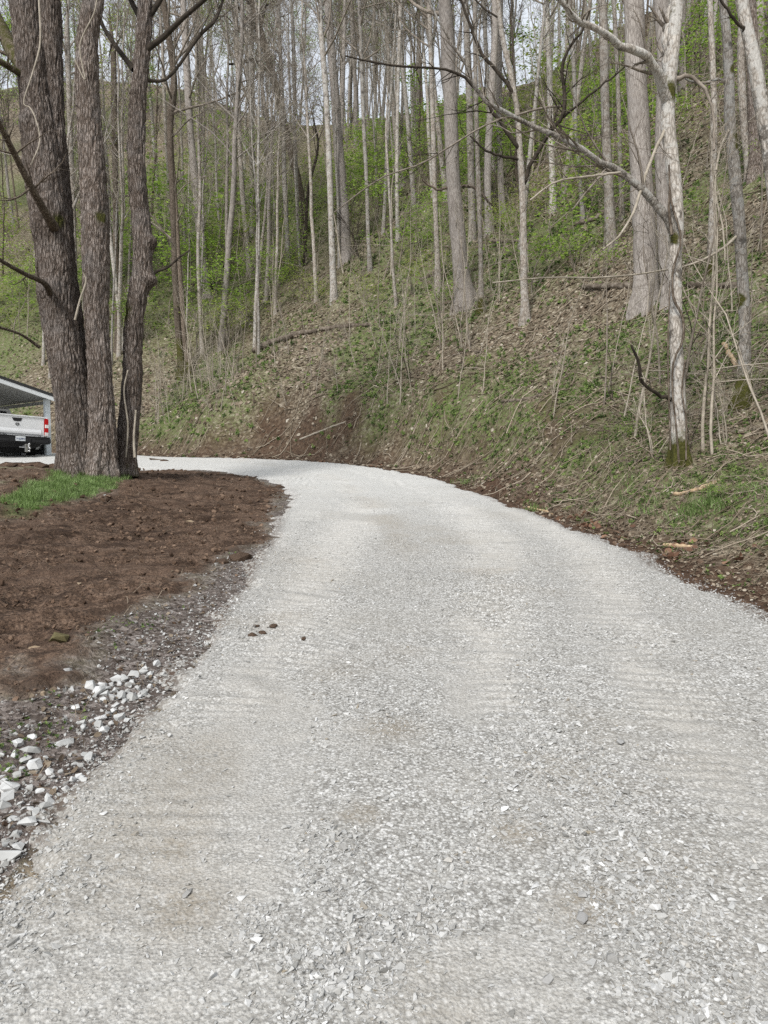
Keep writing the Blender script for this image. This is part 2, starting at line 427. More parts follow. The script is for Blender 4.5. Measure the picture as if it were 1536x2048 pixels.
M = {}
M['ground'] = mat_ground()
M['gravel'] = mat_gravel()
GST = [(0, (0.22, 0.215, 0.20)), (0.3, (0.38, 0.375, 0.355)), (0.7, (0.54, 0.538, 0.525)), (0.93, (0.70, 0.70, 0.69)), (1, (0.30, 0.26, 0.2))]
M['stone'] = mat_stone('gravel_stone', GST)
M['pebble'] = mat_stone('pale_pebble', [(0, (0.24, 0.23, 0.21)), (0.5, (0.38, 0.375, 0.36)), (1, (0.56, 0.56, 0.55))], 14)
M['white_rock'] = mat_stone('white_limestone', [(0, (0.40, 0.40, 0.385)), (0.5, (0.54, 0.545, 0.535)), (1, (0.66, 0.665, 0.66))], 9)
M['clod'] = mat_simple('soil_clod', [(0.0, (0.055, 0.034, 0.023)), (0.5, (0.13, 0.084, 0.057)), (1, (0.23, 0.16, 0.115))], 40, 0.8, tint=True)
M['litter'] = mat_leaf('dead_leaf', [(0, (0.06, 0.043, 0.03)), (0.3, (0.15, 0.112, 0.077)), (0.6, (0.25, 0.20, 0.145)), (0.85, (0.38, 0.325, 0.25)), (1, (0.54, 0.50, 0.42))], 0.15)
M['redleaf'] = mat_leaf('russet_leaf', [(0, (0.10, 0.055, 0.035)), (0.5, (0.18, 0.10, 0.065)), (1, (0.28, 0.17, 0.11))], 0.15)
M['herb'] = mat_leaf('herb_leaf', [(0, (0.05, 0.085, 0.024)), (0.5, (0.125, 0.195, 0.05)), (1, (0.27, 0.36, 0.11))], 0.3)
M['grass'] = mat_leaf('grass_blade', [(0, (0.10, 0.15, 0.045)), (0.5, (0.18, 0.28, 0.08)), (1, (0.34, 0.44, 0.2))], 0.35)
M['straw'] = mat_leaf('dry_stalk', [(0, (0.12, 0.095, 0.065)), (0.5, (0.23, 0.185, 0.135)), (1, (0.42, 0.36, 0.28))], 0.1)
M['bright'] = mat_leaf('spring_leaf', [(0, (0.18, 0.30, 0.045)), (0.5, (0.32, 0.48, 0.085)), (1, (0.50, 0.66, 0.16))], 0.5)
M['yellowgreen'] = mat_leaf('bud_leaf', [(0, (0.20, 0.27, 0.05)), (0.5, (0.34, 0.42, 0.09)), (1, (0.50, 0.56, 0.16))], 0.45)
M['maple'] = mat_bark('furrowed_maple_bark', (0.022, 0.016, 0.012), (0.16, 0.125, 0.102), (0.42, 0.36, 0.32), 27, 0.17, 1.0, 0.05, 0.0, 0.55, 0.3)
M['grey'] = mat_bark('pale_blotched_bark', (0.10, 0.085, 0.07), (0.30, 0.27, 0.235), (0.50, 0.465, 0.42), 22, 0.35, 0.6, 0.015, 0.75, 0.3)
M['pink'] = mat_bark('smooth_tulip_poplar_bark', (0.12, 0.103, 0.09), (0.27, 0.24, 0.215), (0.42, 0.385, 0.35), 30, 0.12, 0.6, 0.015, 0.0, 0.3, 0.3)
M['brown'] = mat_bark('brown_bark', (0.03, 0.023, 0.017), (0.115, 0.09, 0.068), (0.24, 0.20, 0.16), 24, 0.25, 0.7, 0.015, 0.0, 0.3)
M['wood'] = mat_bark('forest_trunk_bark', (0.08, 0.066, 0.053), (0.26, 0.225, 0.19), (0.43, 0.39, 0.34), 20, 0.3, 0.6, 0.02, 0.45, 0.3)
M['twig'] = mat_simple('twig_bark', [(0.3, (0.13, 0.107, 0.085)), (0.7, (0.32, 0.28, 0.235))], 6, 0.2)
M['darktwig'] = mat_simple('dark_twig_bark', [(0.3, (0.022, 0.018, 0.014)), (0.7, (0.07, 0.057, 0.044))], 6, 0.2)
M['paletwig'] = mat_simple('pale_twig_bark', [(0.3, (0.24, 0.21, 0.165)), (0.7, (0.46, 0.41, 0.34))], 8, 0.2)
M['log'] = mat_simple('weathered_log', [(0.3, (0.05, 0.038, 0.028)), (0.55, (0.17, 0.14, 0.11)), (0.75, (0.30, 0.27, 0.23))], 8, 0.6, stretch=(1, 1, 1))
M['splinter'] = mat_simple('fresh_broken_wood', [(0.3, (0.32, 0.22, 0.13)), (0.7, (0.55, 0.42, 0.28))], 20, 0.4)

# ------------------------------------------------------------------ ground sheet
SOIL_PX = [(0, 1385), (60, 1352), (150, 1330), (240, 1285), (330, 1228), (440, 1130), (520, 1082), (545, 1040), (572, 990), (545, 968), (490, 948), (400, 942), (340, 932), (300, 918), (262, 920), (262, 945), (180, 1000), (30, 1040), (0, 1045)]
SOIL = hits(SOIL_PX) + [(-9.0, 11.5), (-14, 9.5), (-14, 2.0), (-5, 3.2)]
SOIL2 = [(-14, 13.5), (-14, 18.5), (-9, 19.0), (-6.6, 18.6), (-5.2, 16.8), (-6.6, 15.6), (-9, 14.0)]
LAWN = hits([(30, 1032), (20, 1005), (105, 950), (130, 935), (200, 928), (262, 936), (250, 952), (190, 985), (100, 1012)])

def zones(x, y):
    d, sd, nx, ny = seg_dist(x, y, BASE); s = d * sd
    dr = polysd(x, y, ROAD)
    wx = x + (fbm2(x * 1.7, y * 1.7, 51, 3) - 0.5) * 0.9; wy = y + (fbm2(x * 1.7, y * 1.7, 52, 3) - 0.5) * 0.9
    soil = np.maximum(ss(-0.15, 0.2, polysd(wx, wy, SOIL)), ss(-0.15, 0.25, polysd(wx, wy, SOIL2)))
    soil = np.maximum(soil, 0.9 * (s < -0.3) * ss(-0.2, -0.6, dr) * ss(7.0, 8.5, y) * ss(0.25, 0.6, fbm2(x * 1.3, y * 1.3, 53, 3) + 0.12))
    lawn = ss(-0.2, 0.25, polysd(x + (wx - x) * 0.5, y + (wy - y) * 0.5, LAWN))
    leftside = (s < -0.3) & (dr < 0.05)
    old = np.where(leftside, ss(-7.5, -6.5, x) * ss(3.2, 2.6, -dr), 0) * (1 - soil) * (1 - lawn)
    g = fbm2(x * 0.22, y * 0.22, 61, 4)
    green = ss(0.46, 0.63, g) * 0.8
    for (u, v, rad, w) in GREENS_W:
        green = np.maximum(green, w * np.exp(-(((x - u) ** 2 + (y - v) ** 2) / rad ** 2)))
    green = green * ss(0.5, 1.6, s)
    green = np.where(leftside & (soil < 0.5), 0.35, green)
    bank = ss(0.95 + 0.9 * ss(11, 17, ny), 0.2, s + (wx - x) * 1.2) * (s > -0.6)
    lip = ss(0.55, 0.66, fbm2(x * 0.55, y * 0.55, 71, 3)) * ss(3.0, 1.4, s) * ss(10, 16, y)
    bank = np.clip(np.maximum(bank, lip * 0.9), 0, 1)
    for (u, v, rad, w) in SCARS_W:
        bank = np.maximum(bank, w * np.exp(-(((x - u) ** 2 + (y - v) ** 2) / rad ** 2)))
    return s, dr, soil, green, old, lawn, bank

GREENS_W = []
for (u, v, rad, w) in [(420, 560, 6, 1), (330, 480, 8, 1), (560, 430, 9, .9), (900, 800, 1.6, 1), (980, 810, 1.4, 1), (1250, 960, 1.2, 1), (1450, 980, 1.5, 1), (1180, 880, 1.2, 1), (1120, 800, 1.6, .9), (1330, 830, 1.5, .8), (1100, 480, 4, 1),
                       (1420, 700, 2.5, .8), (1250, 700, 2, .8), (500, 720, 2.5, .8), (760, 860, 1.3, .8), (450, 790, 2, .8), (320, 870, 2, 1), (40, 600, 6, 0.9), (1400, 1080, .8, .8), (1500, 1050, 1, 1), (820, 480, 5, .8)]:
    h_ = hit(u, v)
    if h_: GREENS_W.append((h_[0][0], h_[0][1], rad, w))
SCARS_W = []
for (u, v, rad, w) in [(530, 850, 0.55, 1), (700, 795, 0.45, 1), (610, 912, 0.5, .9), (700, 918, 0.6, .9), (1290, 1110, .5, 1)]:
    h_ = hit(u, v)
    if h_: SCARS_W.append((h_[0][0], h_[0][1], rad, w))

xs = axis(-110, -4.6, 5.5, 120, 0.04, 1.03); ys = axis(-14, 1.5, 13.0, 190, 0.045, 1.024)
X, Y = np.meshgrid(xs, ys); X = X.ravel(); Y = Y.ravel()
Z = H(X, Y)
s_, dr_, so_, gr_, ol_, la_, bk_ = zones(X, Y)
# machine tracks pressed in the bare soil
ta = np.array([0.80, 0.60]); along = X * ta[0] + Y * ta[1]; across = -X * ta[1] + Y * ta[0]
bandm = 0.5 + 0.5 * np.sin(across * 2 * math.pi / 1.1 + fbm2(X * .5, Y * .5, 81, 2) * 4)
lug = np.sin((along + (fbm2(X * 2, Y * 2, 82, 2) - .5) * .25) * 2 * math.pi / 0.17)
Z = Z + so_ * ss(0.35, 0.8, bandm) * lug * 0.022 * ss(0.35, 0.6, fbm2(X * 0.8, Y * 0.8, 83, 2)) - so_ * 0.03 * ss(0.6, 0.95, bandm)
Z = Z + so_ * ((fbm2(X * 9, Y * 9, 84, 3) - 0.5) * 0.045 + (fbm2(along * 0.9, across * 5.5, 86, 4) - 0.5) * 0.16) + ol_ * (fbm2(X * 14, Y * 14, 85, 2) - 0.5) * 0.02
zone = np.stack([so_, gr_, ol_, np.ones_like(so_)], 1)
me = raw_mesh('ground', np.stack([X, Y, Z], 1), [grid_faces(len(xs), len(ys))], True, {'zone': zone, 'lawn': la_, 'bank': bk_}, [M['ground']])
tag(link('ground', me), kind='structure')

# ------------------------------------------------------------------ driveway sheet
xs = axis(-24, -3.2, 4.2, 5.0, 0.022, 1.03); ys = axis(-12, 1.6, 12.0, 34, 0.0195, 1.02)
X, Y = np.meshgrid(xs, ys); shp = X.shape; X = X.ravel(); Y = Y.ravel()
DR = polysd(X, Y, ROAD)
Z = road_z(X, Y, DR)
Fc = grid_faces(len(xs), len(ys)); keep = (DR[Fc] > -0.3).any(1); Fc = Fc[keep]
used = np.zeros(len(X), bool); used[Fc.ravel()] = True; remap = np.cumsum(used) - 1
cxs = np.interp(Y, [0, 5, 8, 12, 17, 20, 24], [0.9, 0.75, 0.45, 0.05, -0.75, -1.9, -4.5])
stain = np.exp(-((X - cxs + 0.15) / 0.28) ** 2) * ss(7.5, 9.5, Y) * ss(0.35, 0.6, fbm2(X * 1.2, Y * 1.2, 91, 3)) * 0.8
stain = np.maximum(stain, ss(0.60, 0.8, fbm2(X * 1.1, Y * 1.1, 92, 3)) * 0.35)
for (u, v, r) in [(560, 1275, 0.0), (370, 1840, 0.13), (1180, 1830, 0.12), (1030, 1680, 0.10), (780, 1470, .15), (720, 1650, .08), (350, 1720, .1)]:
    if r:
        p = onplane(u, v); stain = np.maximum(stain, np.exp(-(((X - p[0]) ** 2 + (Y - p[1]) ** 2) / r ** 2)) * 0.8)
edge = ss(0.16, -0.02, DR)
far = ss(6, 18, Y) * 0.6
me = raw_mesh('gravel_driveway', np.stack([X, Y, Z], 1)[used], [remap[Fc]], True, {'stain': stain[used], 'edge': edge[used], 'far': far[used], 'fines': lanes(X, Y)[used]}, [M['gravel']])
tag(link('gravel_driveway', me), kind='structure')

# ------------------------------------------------------------------ camera, light, world
cam = bpy.data.cameras.new('camera'); co = bpy.data.objects.new('camera', cam); C.objects.link(co)
co.location = CAM; co.rotation_euler = (math.radians(90) - PITCH, 0, 0)
cam.sensor_fit = 'VERTICAL'; cam.sensor_height = 36; cam.lens = 36 * F / 2048; cam.clip_end = 600; cam.clip_start = 0.05
sc.camera = co
w = bpy.data.worlds.new('World'); sc.world = w; w.use_nodes = True
nt = w.node_tree; sky = nt.nodes.new('ShaderNodeTexSky'); sky.sky_type = 'NISHITA'; sky.sun_disc = False
SUN_EL, SUN_AZ = math.radians(43), math.radians(205)
sky.sun_elevation = SUN_EL; sky.sun_rotation = SUN_AZ; sky.dust_density = 4.0; sky.air_density = 1.0; sky.ozone_density = 1.0
hs = nt.nodes.new('ShaderNodeHueSaturation'); hs.inputs['Saturation'].default_value = 0.42
nt.links.new(sky.outputs[0], hs.inputs['Color'])
cn = nt.nodes.new('ShaderNodeTexNoise'); cn.inputs['Scale'].default_value = 2.4; cn.inputs['Detail'].default_value = 5; cn.inputs['Roughness'].default_value = 0.6
wtc = nt.nodes.new('ShaderNodeTexCoord'); nt.links.new(wtc.outputs['Generated'], cn.inputs['Vector'])
crp = nt.nodes.new('ShaderNodeValToRGB'); crp.color_ramp.elements[0].position = 0.34; crp.color_ramp.elements[0].color = (.35, .35, .35, 1); crp.color_ramp.elements[1].position = 0.6; crp.color_ramp.elements[1].color = (.95, .95, .95, 1)
nt.links.new(cn.outputs['Fac'], crp.inputs['Fac'])
cm_ = nt.nodes.new('ShaderNodeMix'); cm_.data_type = 'RGBA'; nt.links.new(crp.outputs['Color'], cm_.inputs[0]); nt.links.new(hs.outputs[0], cm_.inputs[6]); cm_.inputs[7].default_value = (4.0, 4.25, 4.6, 1)
nt.links.new(cm_.outputs[2], nt.nodes['Background'].inputs[0]); nt.nodes['Background'].inputs[1].default_value = 0.11
sl = bpy.data.lights.new('sun', 'SUN'); so = bpy.data.objects.new('sun', sl); C.objects.link(so)
sl.energy = 1.5; sl.angle = math.radians(12); sl.color = (1, 0.97, 0.92)
dv = Vector((math.sin(SUN_AZ) * math.cos(SUN_EL), math.cos(SUN_AZ) * math.cos(SUN_EL), math.sin(SUN_EL)))
so.rotation_euler = (-dv).to_track_quat('-Z', 'Y').to_euler(); so.location = (0, -5, 20)
sc.view_settings.view_transform = 'Standard'; sc.view_settings.look = 'None'; sc.view_settings.exposure = 1.02; sc.view_settings.gamma = 1

sc.cycles.use_denoising = False; sc.cycles.max_bounces = 4; sc.cycles.diffuse_bounces = 3; sc.cycles.glossy_bounces = 2; sc.cycles.transmission_bounces = 3; sc.cycles.transparent_max_bounces = 4
sc.cycles.caustics_reflective = False; sc.cycles.caustics_refractive = False
# ------------------------------------------------------------------ tubes and trees
def cat(P, n):
    """Catmull-Rom resample of control rows to n rows"""
    P = np.asarray(P, float)
    if len(P) < 3:
        t = np.linspace(0, 1, n)[:, None]; return P[0] * (1 - t) + P[-1] * t
    d = np.concatenate([[0], np.cumsum(np.linalg.norm(np.diff(P[:, :3], axis=0), axis=1) ** 0.5 + 1e-6)])
    t = np.linspace(0, d[-1], n); out = np.empty((n, P.shape[1]))
    m = np.gradient(P, d, axis=0)
    k = np.clip(np.searchsorted(d, t, 'right') - 1, 0, len(P) - 2)
    h = (d[k + 1] - d[k]); u = ((t - d[k]) / h)[:, None]; h = h[:, None]
    return (2 * u**3 - 3 * u**2 + 1) * P[k] + (u**3 - 2 * u**2 + u) * h * m[k] + (-2 * u**3 + 3 * u**2) * P[k + 1] + (u**3 - u**2) * h * m[k + 1]

def tubes(Pts, R, ns):
    """Pts (N,P,3), R (N,P) -> V, F quads"""
    N, P, _ = Pts.shape
    T = np.gradient(Pts, axis=1); T /= np.linalg.norm(T, axis=2, keepdims=True) + 1e-9
    mean = T.mean(1); ref = np.where(np.abs(mean[:, 2:3]) > 0.8, np.array([[1.0, 0, 0]]), np.array([[0, 0, 1.0]]))
    A = np.cross(np.repeat(ref[:, None], P, 1), T); A /= np.linalg.norm(A, axis=2, keepdims=True) + 1e-9
    B = np.cross(T, A)
    th = np.arange(ns) * 2 * math.pi / ns
    V = Pts[:, :, None] + R[:, :, None, None] * (A[:, :, None] * np.cos(th)[None, None, :, None] + B[:, :, None] * np.sin(th)[None, None, :, None])
    idx = np.arange(N * P * ns).reshape(N, P, ns)
    a = idx[:, :-1]; b = idx[:, 1:]
    Fq = np.stack([a, np.roll(a, -1, 2), np.roll(b, -1, 2), b], -1).reshape(-1, 4)
    return V.reshape(-1, 3), Fq

def level(par, pr, per, t0, t1, ang, ratio, P2, rr, up=0.3, wig=0.12, rmin=0.004, r_=None):
    """grow `per` children on each parent polyline"""
    r_ = r_ or rng
    N, P, _ = par.shape
    pid = np.repeat(np.arange(N), per); K = len(pid)
    t = r_.uniform(t0, t1, K)
    L = np.linalg.norm(np.diff(par, axis=1), axis=2).sum(1)[pid]
    f = t * (P - 1); i = np.minimum(f.astype(int), P - 2); g = (f - i)[:, None]
    p0 = par[pid, i] * (1 - g) + par[pid, i + 1] * g
    tan = par[pid, i + 1] - par[pid, i]; tan /= np.linalg.norm(tan, axis=1, keepdims=True) + 1e-9
    r0 = (pr[pid, i] * (1 - g[:, 0]) + pr[pid, i + 1] * g[:, 0])
    rv = r_.normal(size=(K, 3)); perp = np.cross(tan, rv); perp /= np.linalg.norm(perp, axis=1, keepdims=True) + 1e-9
    a = np.radians(r_.uniform(ang[0], ang[1], K))[:, None]
    d = np.cos(a) * tan + np.sin(a) * perp
    ln = L * r_.uniform(ratio[0], ratio[1], K) * (1.15 - 0.75 * (t - t0) / max(t1 - t0, 1e-3))
    pts = np.empty((K, P2, 3)); pts[:, 0] = p0; step = (ln / (P2 - 1))[:, None]
    for k in range(1, P2):
        d = d + r_.normal(size=(K, 3)) * wig; d[:, 2] += up / P2
        d /= np.linalg.norm(d, axis=1, keepdims=True); pts[:, k] = pts[:, k - 1] + d * step
    rs = np.maximum(r0 * rr, rmin)
    rad = rs[:, None] * (1 - np.linspace(0, 1, P2)[None] ** 0.9 * 0.82); rad = np.maximum(rad, rmin * 0.6)
    return pts, rad

def leafquads(pos, size, seed_tint=None, flat=0.6):
    n = len(pos); e = np.stack([rng.normal(0, flat, n), rng.normal(0, flat, n), rng.uniform(0, 6.3, n)], 1)
    pr = [(np.array([[0, -.5, 0], [.34, -.1, .05], [.22, .38, .02], [0, .6, -.05], [-.22, .38, .02], [-.34, -.1, .05]], float), [np.array([[0, 1, 2, 3]]), np.array([[0, 3, 4, 5]])])]
    pr = [(pr[0][0], np.array([[0, 1, 2, 3], [0, 3, 4, 5]]))]
    return scatter(pr, pos, e, size if np.ndim(size) else np.full(n, size) * rng.uniform(0.6, 1.3, n))

def bark_mesh(name, Vs, Fs, mat, moss=None):
    off = 0; V = []; Fq = []
    for v, f in zip(Vs, Fs): V.append(v); Fq.append(f + off); off += len(v)
    V = np.concatenate(V); Fq = np.concatenate(Fq)
    at = {'moss': moss if moss is not None else np.zeros(len(V))}
    return raw_mesh(name, V, [Fq], True, at, [mat])

WSC = 1.0
def px_path(path, t, extend=0.0, grow=0.0):
    """pixel path [(u,v,width)] at camera depth t (may drift by grow along it) -> rows x,y,z,r"""
    rows = []
    n = len(path)
    for k, (u, v, w) in enumerate(path):
        tt = t + grow * k / max(n - 1, 1)
        p = CAM + rdir(u, v) * tt
        rows.append([*p, w * WSC / F * tt / 2])
    rows = np.array(rows)
    if extend > 0:
        d = rows[-1, :3] - rows[-2, :3]; d /= np.linalg.norm(d); r = rows[-1, 3]
        p = rows[-1, :3].copy()
        for k in range(1, 5):
            d = d + rng.normal(size=3) * 0.05; d[2] += 0.1; d /= np.linalg.norm(d)
            p = p + d * extend / 4
            rows = np.vstack([rows, [*p, r * (1 - 0.22 * k)]])
    return rows

def tree(name, label, path, mat, height=None, limbs=(), ns=14, P=34, crown_t=0.35, ncrown=22, twigs='twig', moss_base=0.0, moss_spots=(), leaves=None, flare=0.5, group=None, cat_='tree', dt=0.0, lowtwigs=9, rough=0.0, vines=(), lean_y=0.0):
    """one tree traced in true position: base pixel is where it meets the slope"""
    u0, v0 = path[0][:2]
    hh = hit(u0, v0)
    base, t = hh
    t += dt
    rows = px_path(path, t, 0, lean_y)
    rows[0, :3] = base if dt == 0 else rows[0, :3]
    topz = rows[-1, 2]; Ht = height or 18
    ext = max(base[2] + Ht - topz, 2.5)
    rows = px_path(path, t, ext, lean_y); rows[0, :3] = base
    sink = rows[0].copy(); sink[2] -= 0.15 + 2.2 * rows[0][3]; sink[3] *= 1.0
    c = cat(np.vstack([sink, rows]), P)
    c[:, 3] = np.maximum(c[:, 3], 0.01)
    hgt = c[:, 2] - base[2]
    c[:, 3] *= 1 + flare * 0.7 * np.exp(-np.clip(hgt, 0, 9) / 0.3)
    root = empty(name, base)
    off = np.array(base)
    pts = (c[:, :3] - off)[None]; rad = c[None, :, 3]
    V, Fq = tubes(pts, rad, ns)
    # surface irregularity
    ctr = np.repeat(pts[0], ns, 0); nrm = V - ctr; rl = np.linalg.norm(nrm, axis=1, keepdims=True) + 1e-9; nrm /= rl
    W = V + off
    amp = (vn3(W[:, 0] * 3, W[:, 1] * 3, W[:, 2] * 1.2, 5) - 0.5) * 0.24 + (vn3(W[:, 0] * 9, W[:, 1] * 9, W[:, 2] * 3, 6) - 0.5) * 0.13
    ang = np.tile(np.arange(ns) * 2 * math.pi / ns, P)
    butt = np.exp(-np.clip(np.repeat(hgt, ns), -0.1, 9) / 0.3) * np.sin(ang * 5 + rng.uniform(0, 6)) * 0.22
    V = V + nrm * rl * (amp + butt)[:, None]
    moss = np.exp(-np.clip(np.repeat(hgt, ns), 0, 99) / 0.6) * moss_base * 1.2
    for (mu, mv, mr) in moss_spots:
        q = CAM + rdir(mu, mv) * t - off
        moss = np.maximum(moss, 1.15 * np.exp(-((V[:, 0] - q[0]) ** 2 + (V[:, 2] - q[2]) ** 2) / (mr / F * t) ** 2) )
    Vs, Fs, Ms = [V], [Fq], [moss]
    par = [pts]; prad = [rad]
    for lp in limbs:
        g = lp.get('grow', 0.0); lt = t + lp.get('dt', 0.0)
        r = px_path(lp['p'], lt, 0, g)
        cc = cat(r, 18)
        jig = rng.normal(size=(18, 3)) * cc[:, 3:4] * 0.5; jig[0] = 0; cc[:, :3] += jig * lp.get('jig', 0.6)
        lv, lf = tubes((cc[:, :3] - off)[None], cc[None, :, 3], 8)
        if lp.get('mat'):
            o = link('limb', bark_mesh('limb', [lv], [lf], M[lp['mat']]), root)
        else:
            Vs.append(lv); Fs.append(lf); Ms.append(np.zeros(len(lv)))
        a = (cc[:, :3] - off)[None]; b = cc[None, :, 3]
        tw1, tr1 = level(a, b, lp.get('n', 9), 0.15, 0.98, (25, 75), (0.14, 0.38), 6, 0.5, 0.25, 0.16, 0.0045)
        tw2, tr2 = level(tw1, tr1, 4, 0.2, 1.0, (25, 65), (0.25, 0.6), 4, 0.6, 0.2, 0.15, 0.0035)
        lp['_tw'] = (tw1, tr1, tw2, tr2)
    tr_ob = link('trunk', bark_mesh('trunk', Vs, Fs, mat, np.concatenate(Ms)), root)
    # crown
    L1, R1 = level(pts, rad, ncrown, crown_t, 0.98, (30, 70), (0.12, 0.30), 8, 0.42, 0.55, 0.10, 0.008)
    L2, R2 = level(L1, R1, 5, 0.2, 1.0, (25, 60), (0.25, 0.55), 5, 0.5, 0.35, 0.14, 0.005)
    L3, R3 = level(L2, R2, 4, 0.2, 1.0, (25, 60), (0.3, 0.7), 4, 0.6, 0.3, 0.16, 0.004)
    cv, cf = [], []
    for a, b, n_ in ((L1, R1, 6), (L2, R2, 4), (L3, R3, 3)):
        v_, f_ = tubes(a, b, n_); cv.append(v_); cf.append(f_)
    for lp in limbs:
        tw1, tr1, tw2, tr2 = lp['_tw']
        for a, b in ((tw1, tr1), (tw2, tr2)):
            v_, f_ = tubes(a, b, 3); cv.append(v_); cf.append(f_)
    if lowtwigs:
        E1, S1 = level(pts, rad * 0.3, lowtwigs, 0.06, 0.5, (50, 90), (0.03, 0.10), 6, 0.2, 0.35, 0.2, 0.004)
        E2, S2 = level(E1, S1, 3, 0.2, 1, (25, 60), (0.3, 0.6), 4, 0.7, 0.2, 0.2, 0.003)
        for a, b in ((E1, S1), (E2, S2)):
            v_, f_ = tubes(a, b, 3); cv.append(v_); cf.append(f_)
    link('crown', bark_mesh('crown', cv, cf, M[twigs]), root)
    if leaves:
        m_, n_, sz = leaves
        ends = np.concatenate([L3[:, 1:].reshape(-1, 3), L2[:, 2:].reshape(-1, 3)]); ends = ends[rng.integers(0, len(ends), n_)] + rng.normal(size=(n_, 3)) * 0.06
        v_, f_, t_ = leafquads(ends, sz)
        link('leaves', raw_mesh('leaves', v_, f_, False, {'tint': t_}, [M[m_]]), root)
    for vp in vines:
        r = px_path(vp, t - 0.17, 0); cc = cat(r, 30)
        vv, vf = tubes((cc[:, :3] - off)[None], cc[None, :, 3], 6)
        link('vine', bark_mesh('vine', [vv], [vf], M['brown']), root)
    tag(root, label, cat_, group)
    return root, base, t

# ---- the big multi-stemmed maple at the left: dense furrowed stems
def furrowed(rows, ns, P, off, knots=()):
    c = cat(rows, P)
    pts = (c[:, :3] - off)[None]; rad = c[None, :, 3]
    V, Fq = tubes(pts, rad, ns)
    ctr = np.repeat(pts[0], ns, 0); nrm = V - ctr; rl = np.linalg.norm(nrm, axis=1, keepdims=True) + 1e-9; nrm /= rl
    W = V
    ang = np.tile(np.arange(ns) * 2 * math.pi / ns, P); hz = np.repeat(pts[0][:, 2], ns)
    rr = rl[:, 0]
    big = (vn3(W[:, 0] * 1.5, W[:, 1] * 1.5, W[:, 2] * 0.7, 15) - 0.5) * 0.22
    wig = (vn3(W[:, 0] * 4, W[:, 1] * 4, W[:, 2] * 3, 16) - .5) * 0.12
    ridg = 1 - np.abs(2 * vn3((W[:, 0] + wig) * 17, (W[:, 1] + wig) * 17, W[:, 2] * 3.6, 17) - 1)
    ridg2 = 1 - np.abs(2 * vn3((W[:, 0] + wig) * 31, (W[:, 1] + wig) * 31, W[:, 2] * 5, 18) - 1)
    d = rr * big - 0.026 * ss(0.55, 0.98, ridg) - 0.014 * ss(0.5, 1, ridg2)
    butt = np.exp(-np.clip(hz, 0, 99) / 0.45) * (0.30 + 0.16 * np.sin(ang * 5 + 1.3) + 0.07 * np.sin(ang * 11))
    d = d + rr * butt
    for (q, kr, ka) in knots:
        d = d + ka * np.exp(-(((V - q) ** 2).sum(1)) / kr ** 2)
    return V + nrm * d[:, None], Fq, pts, rad
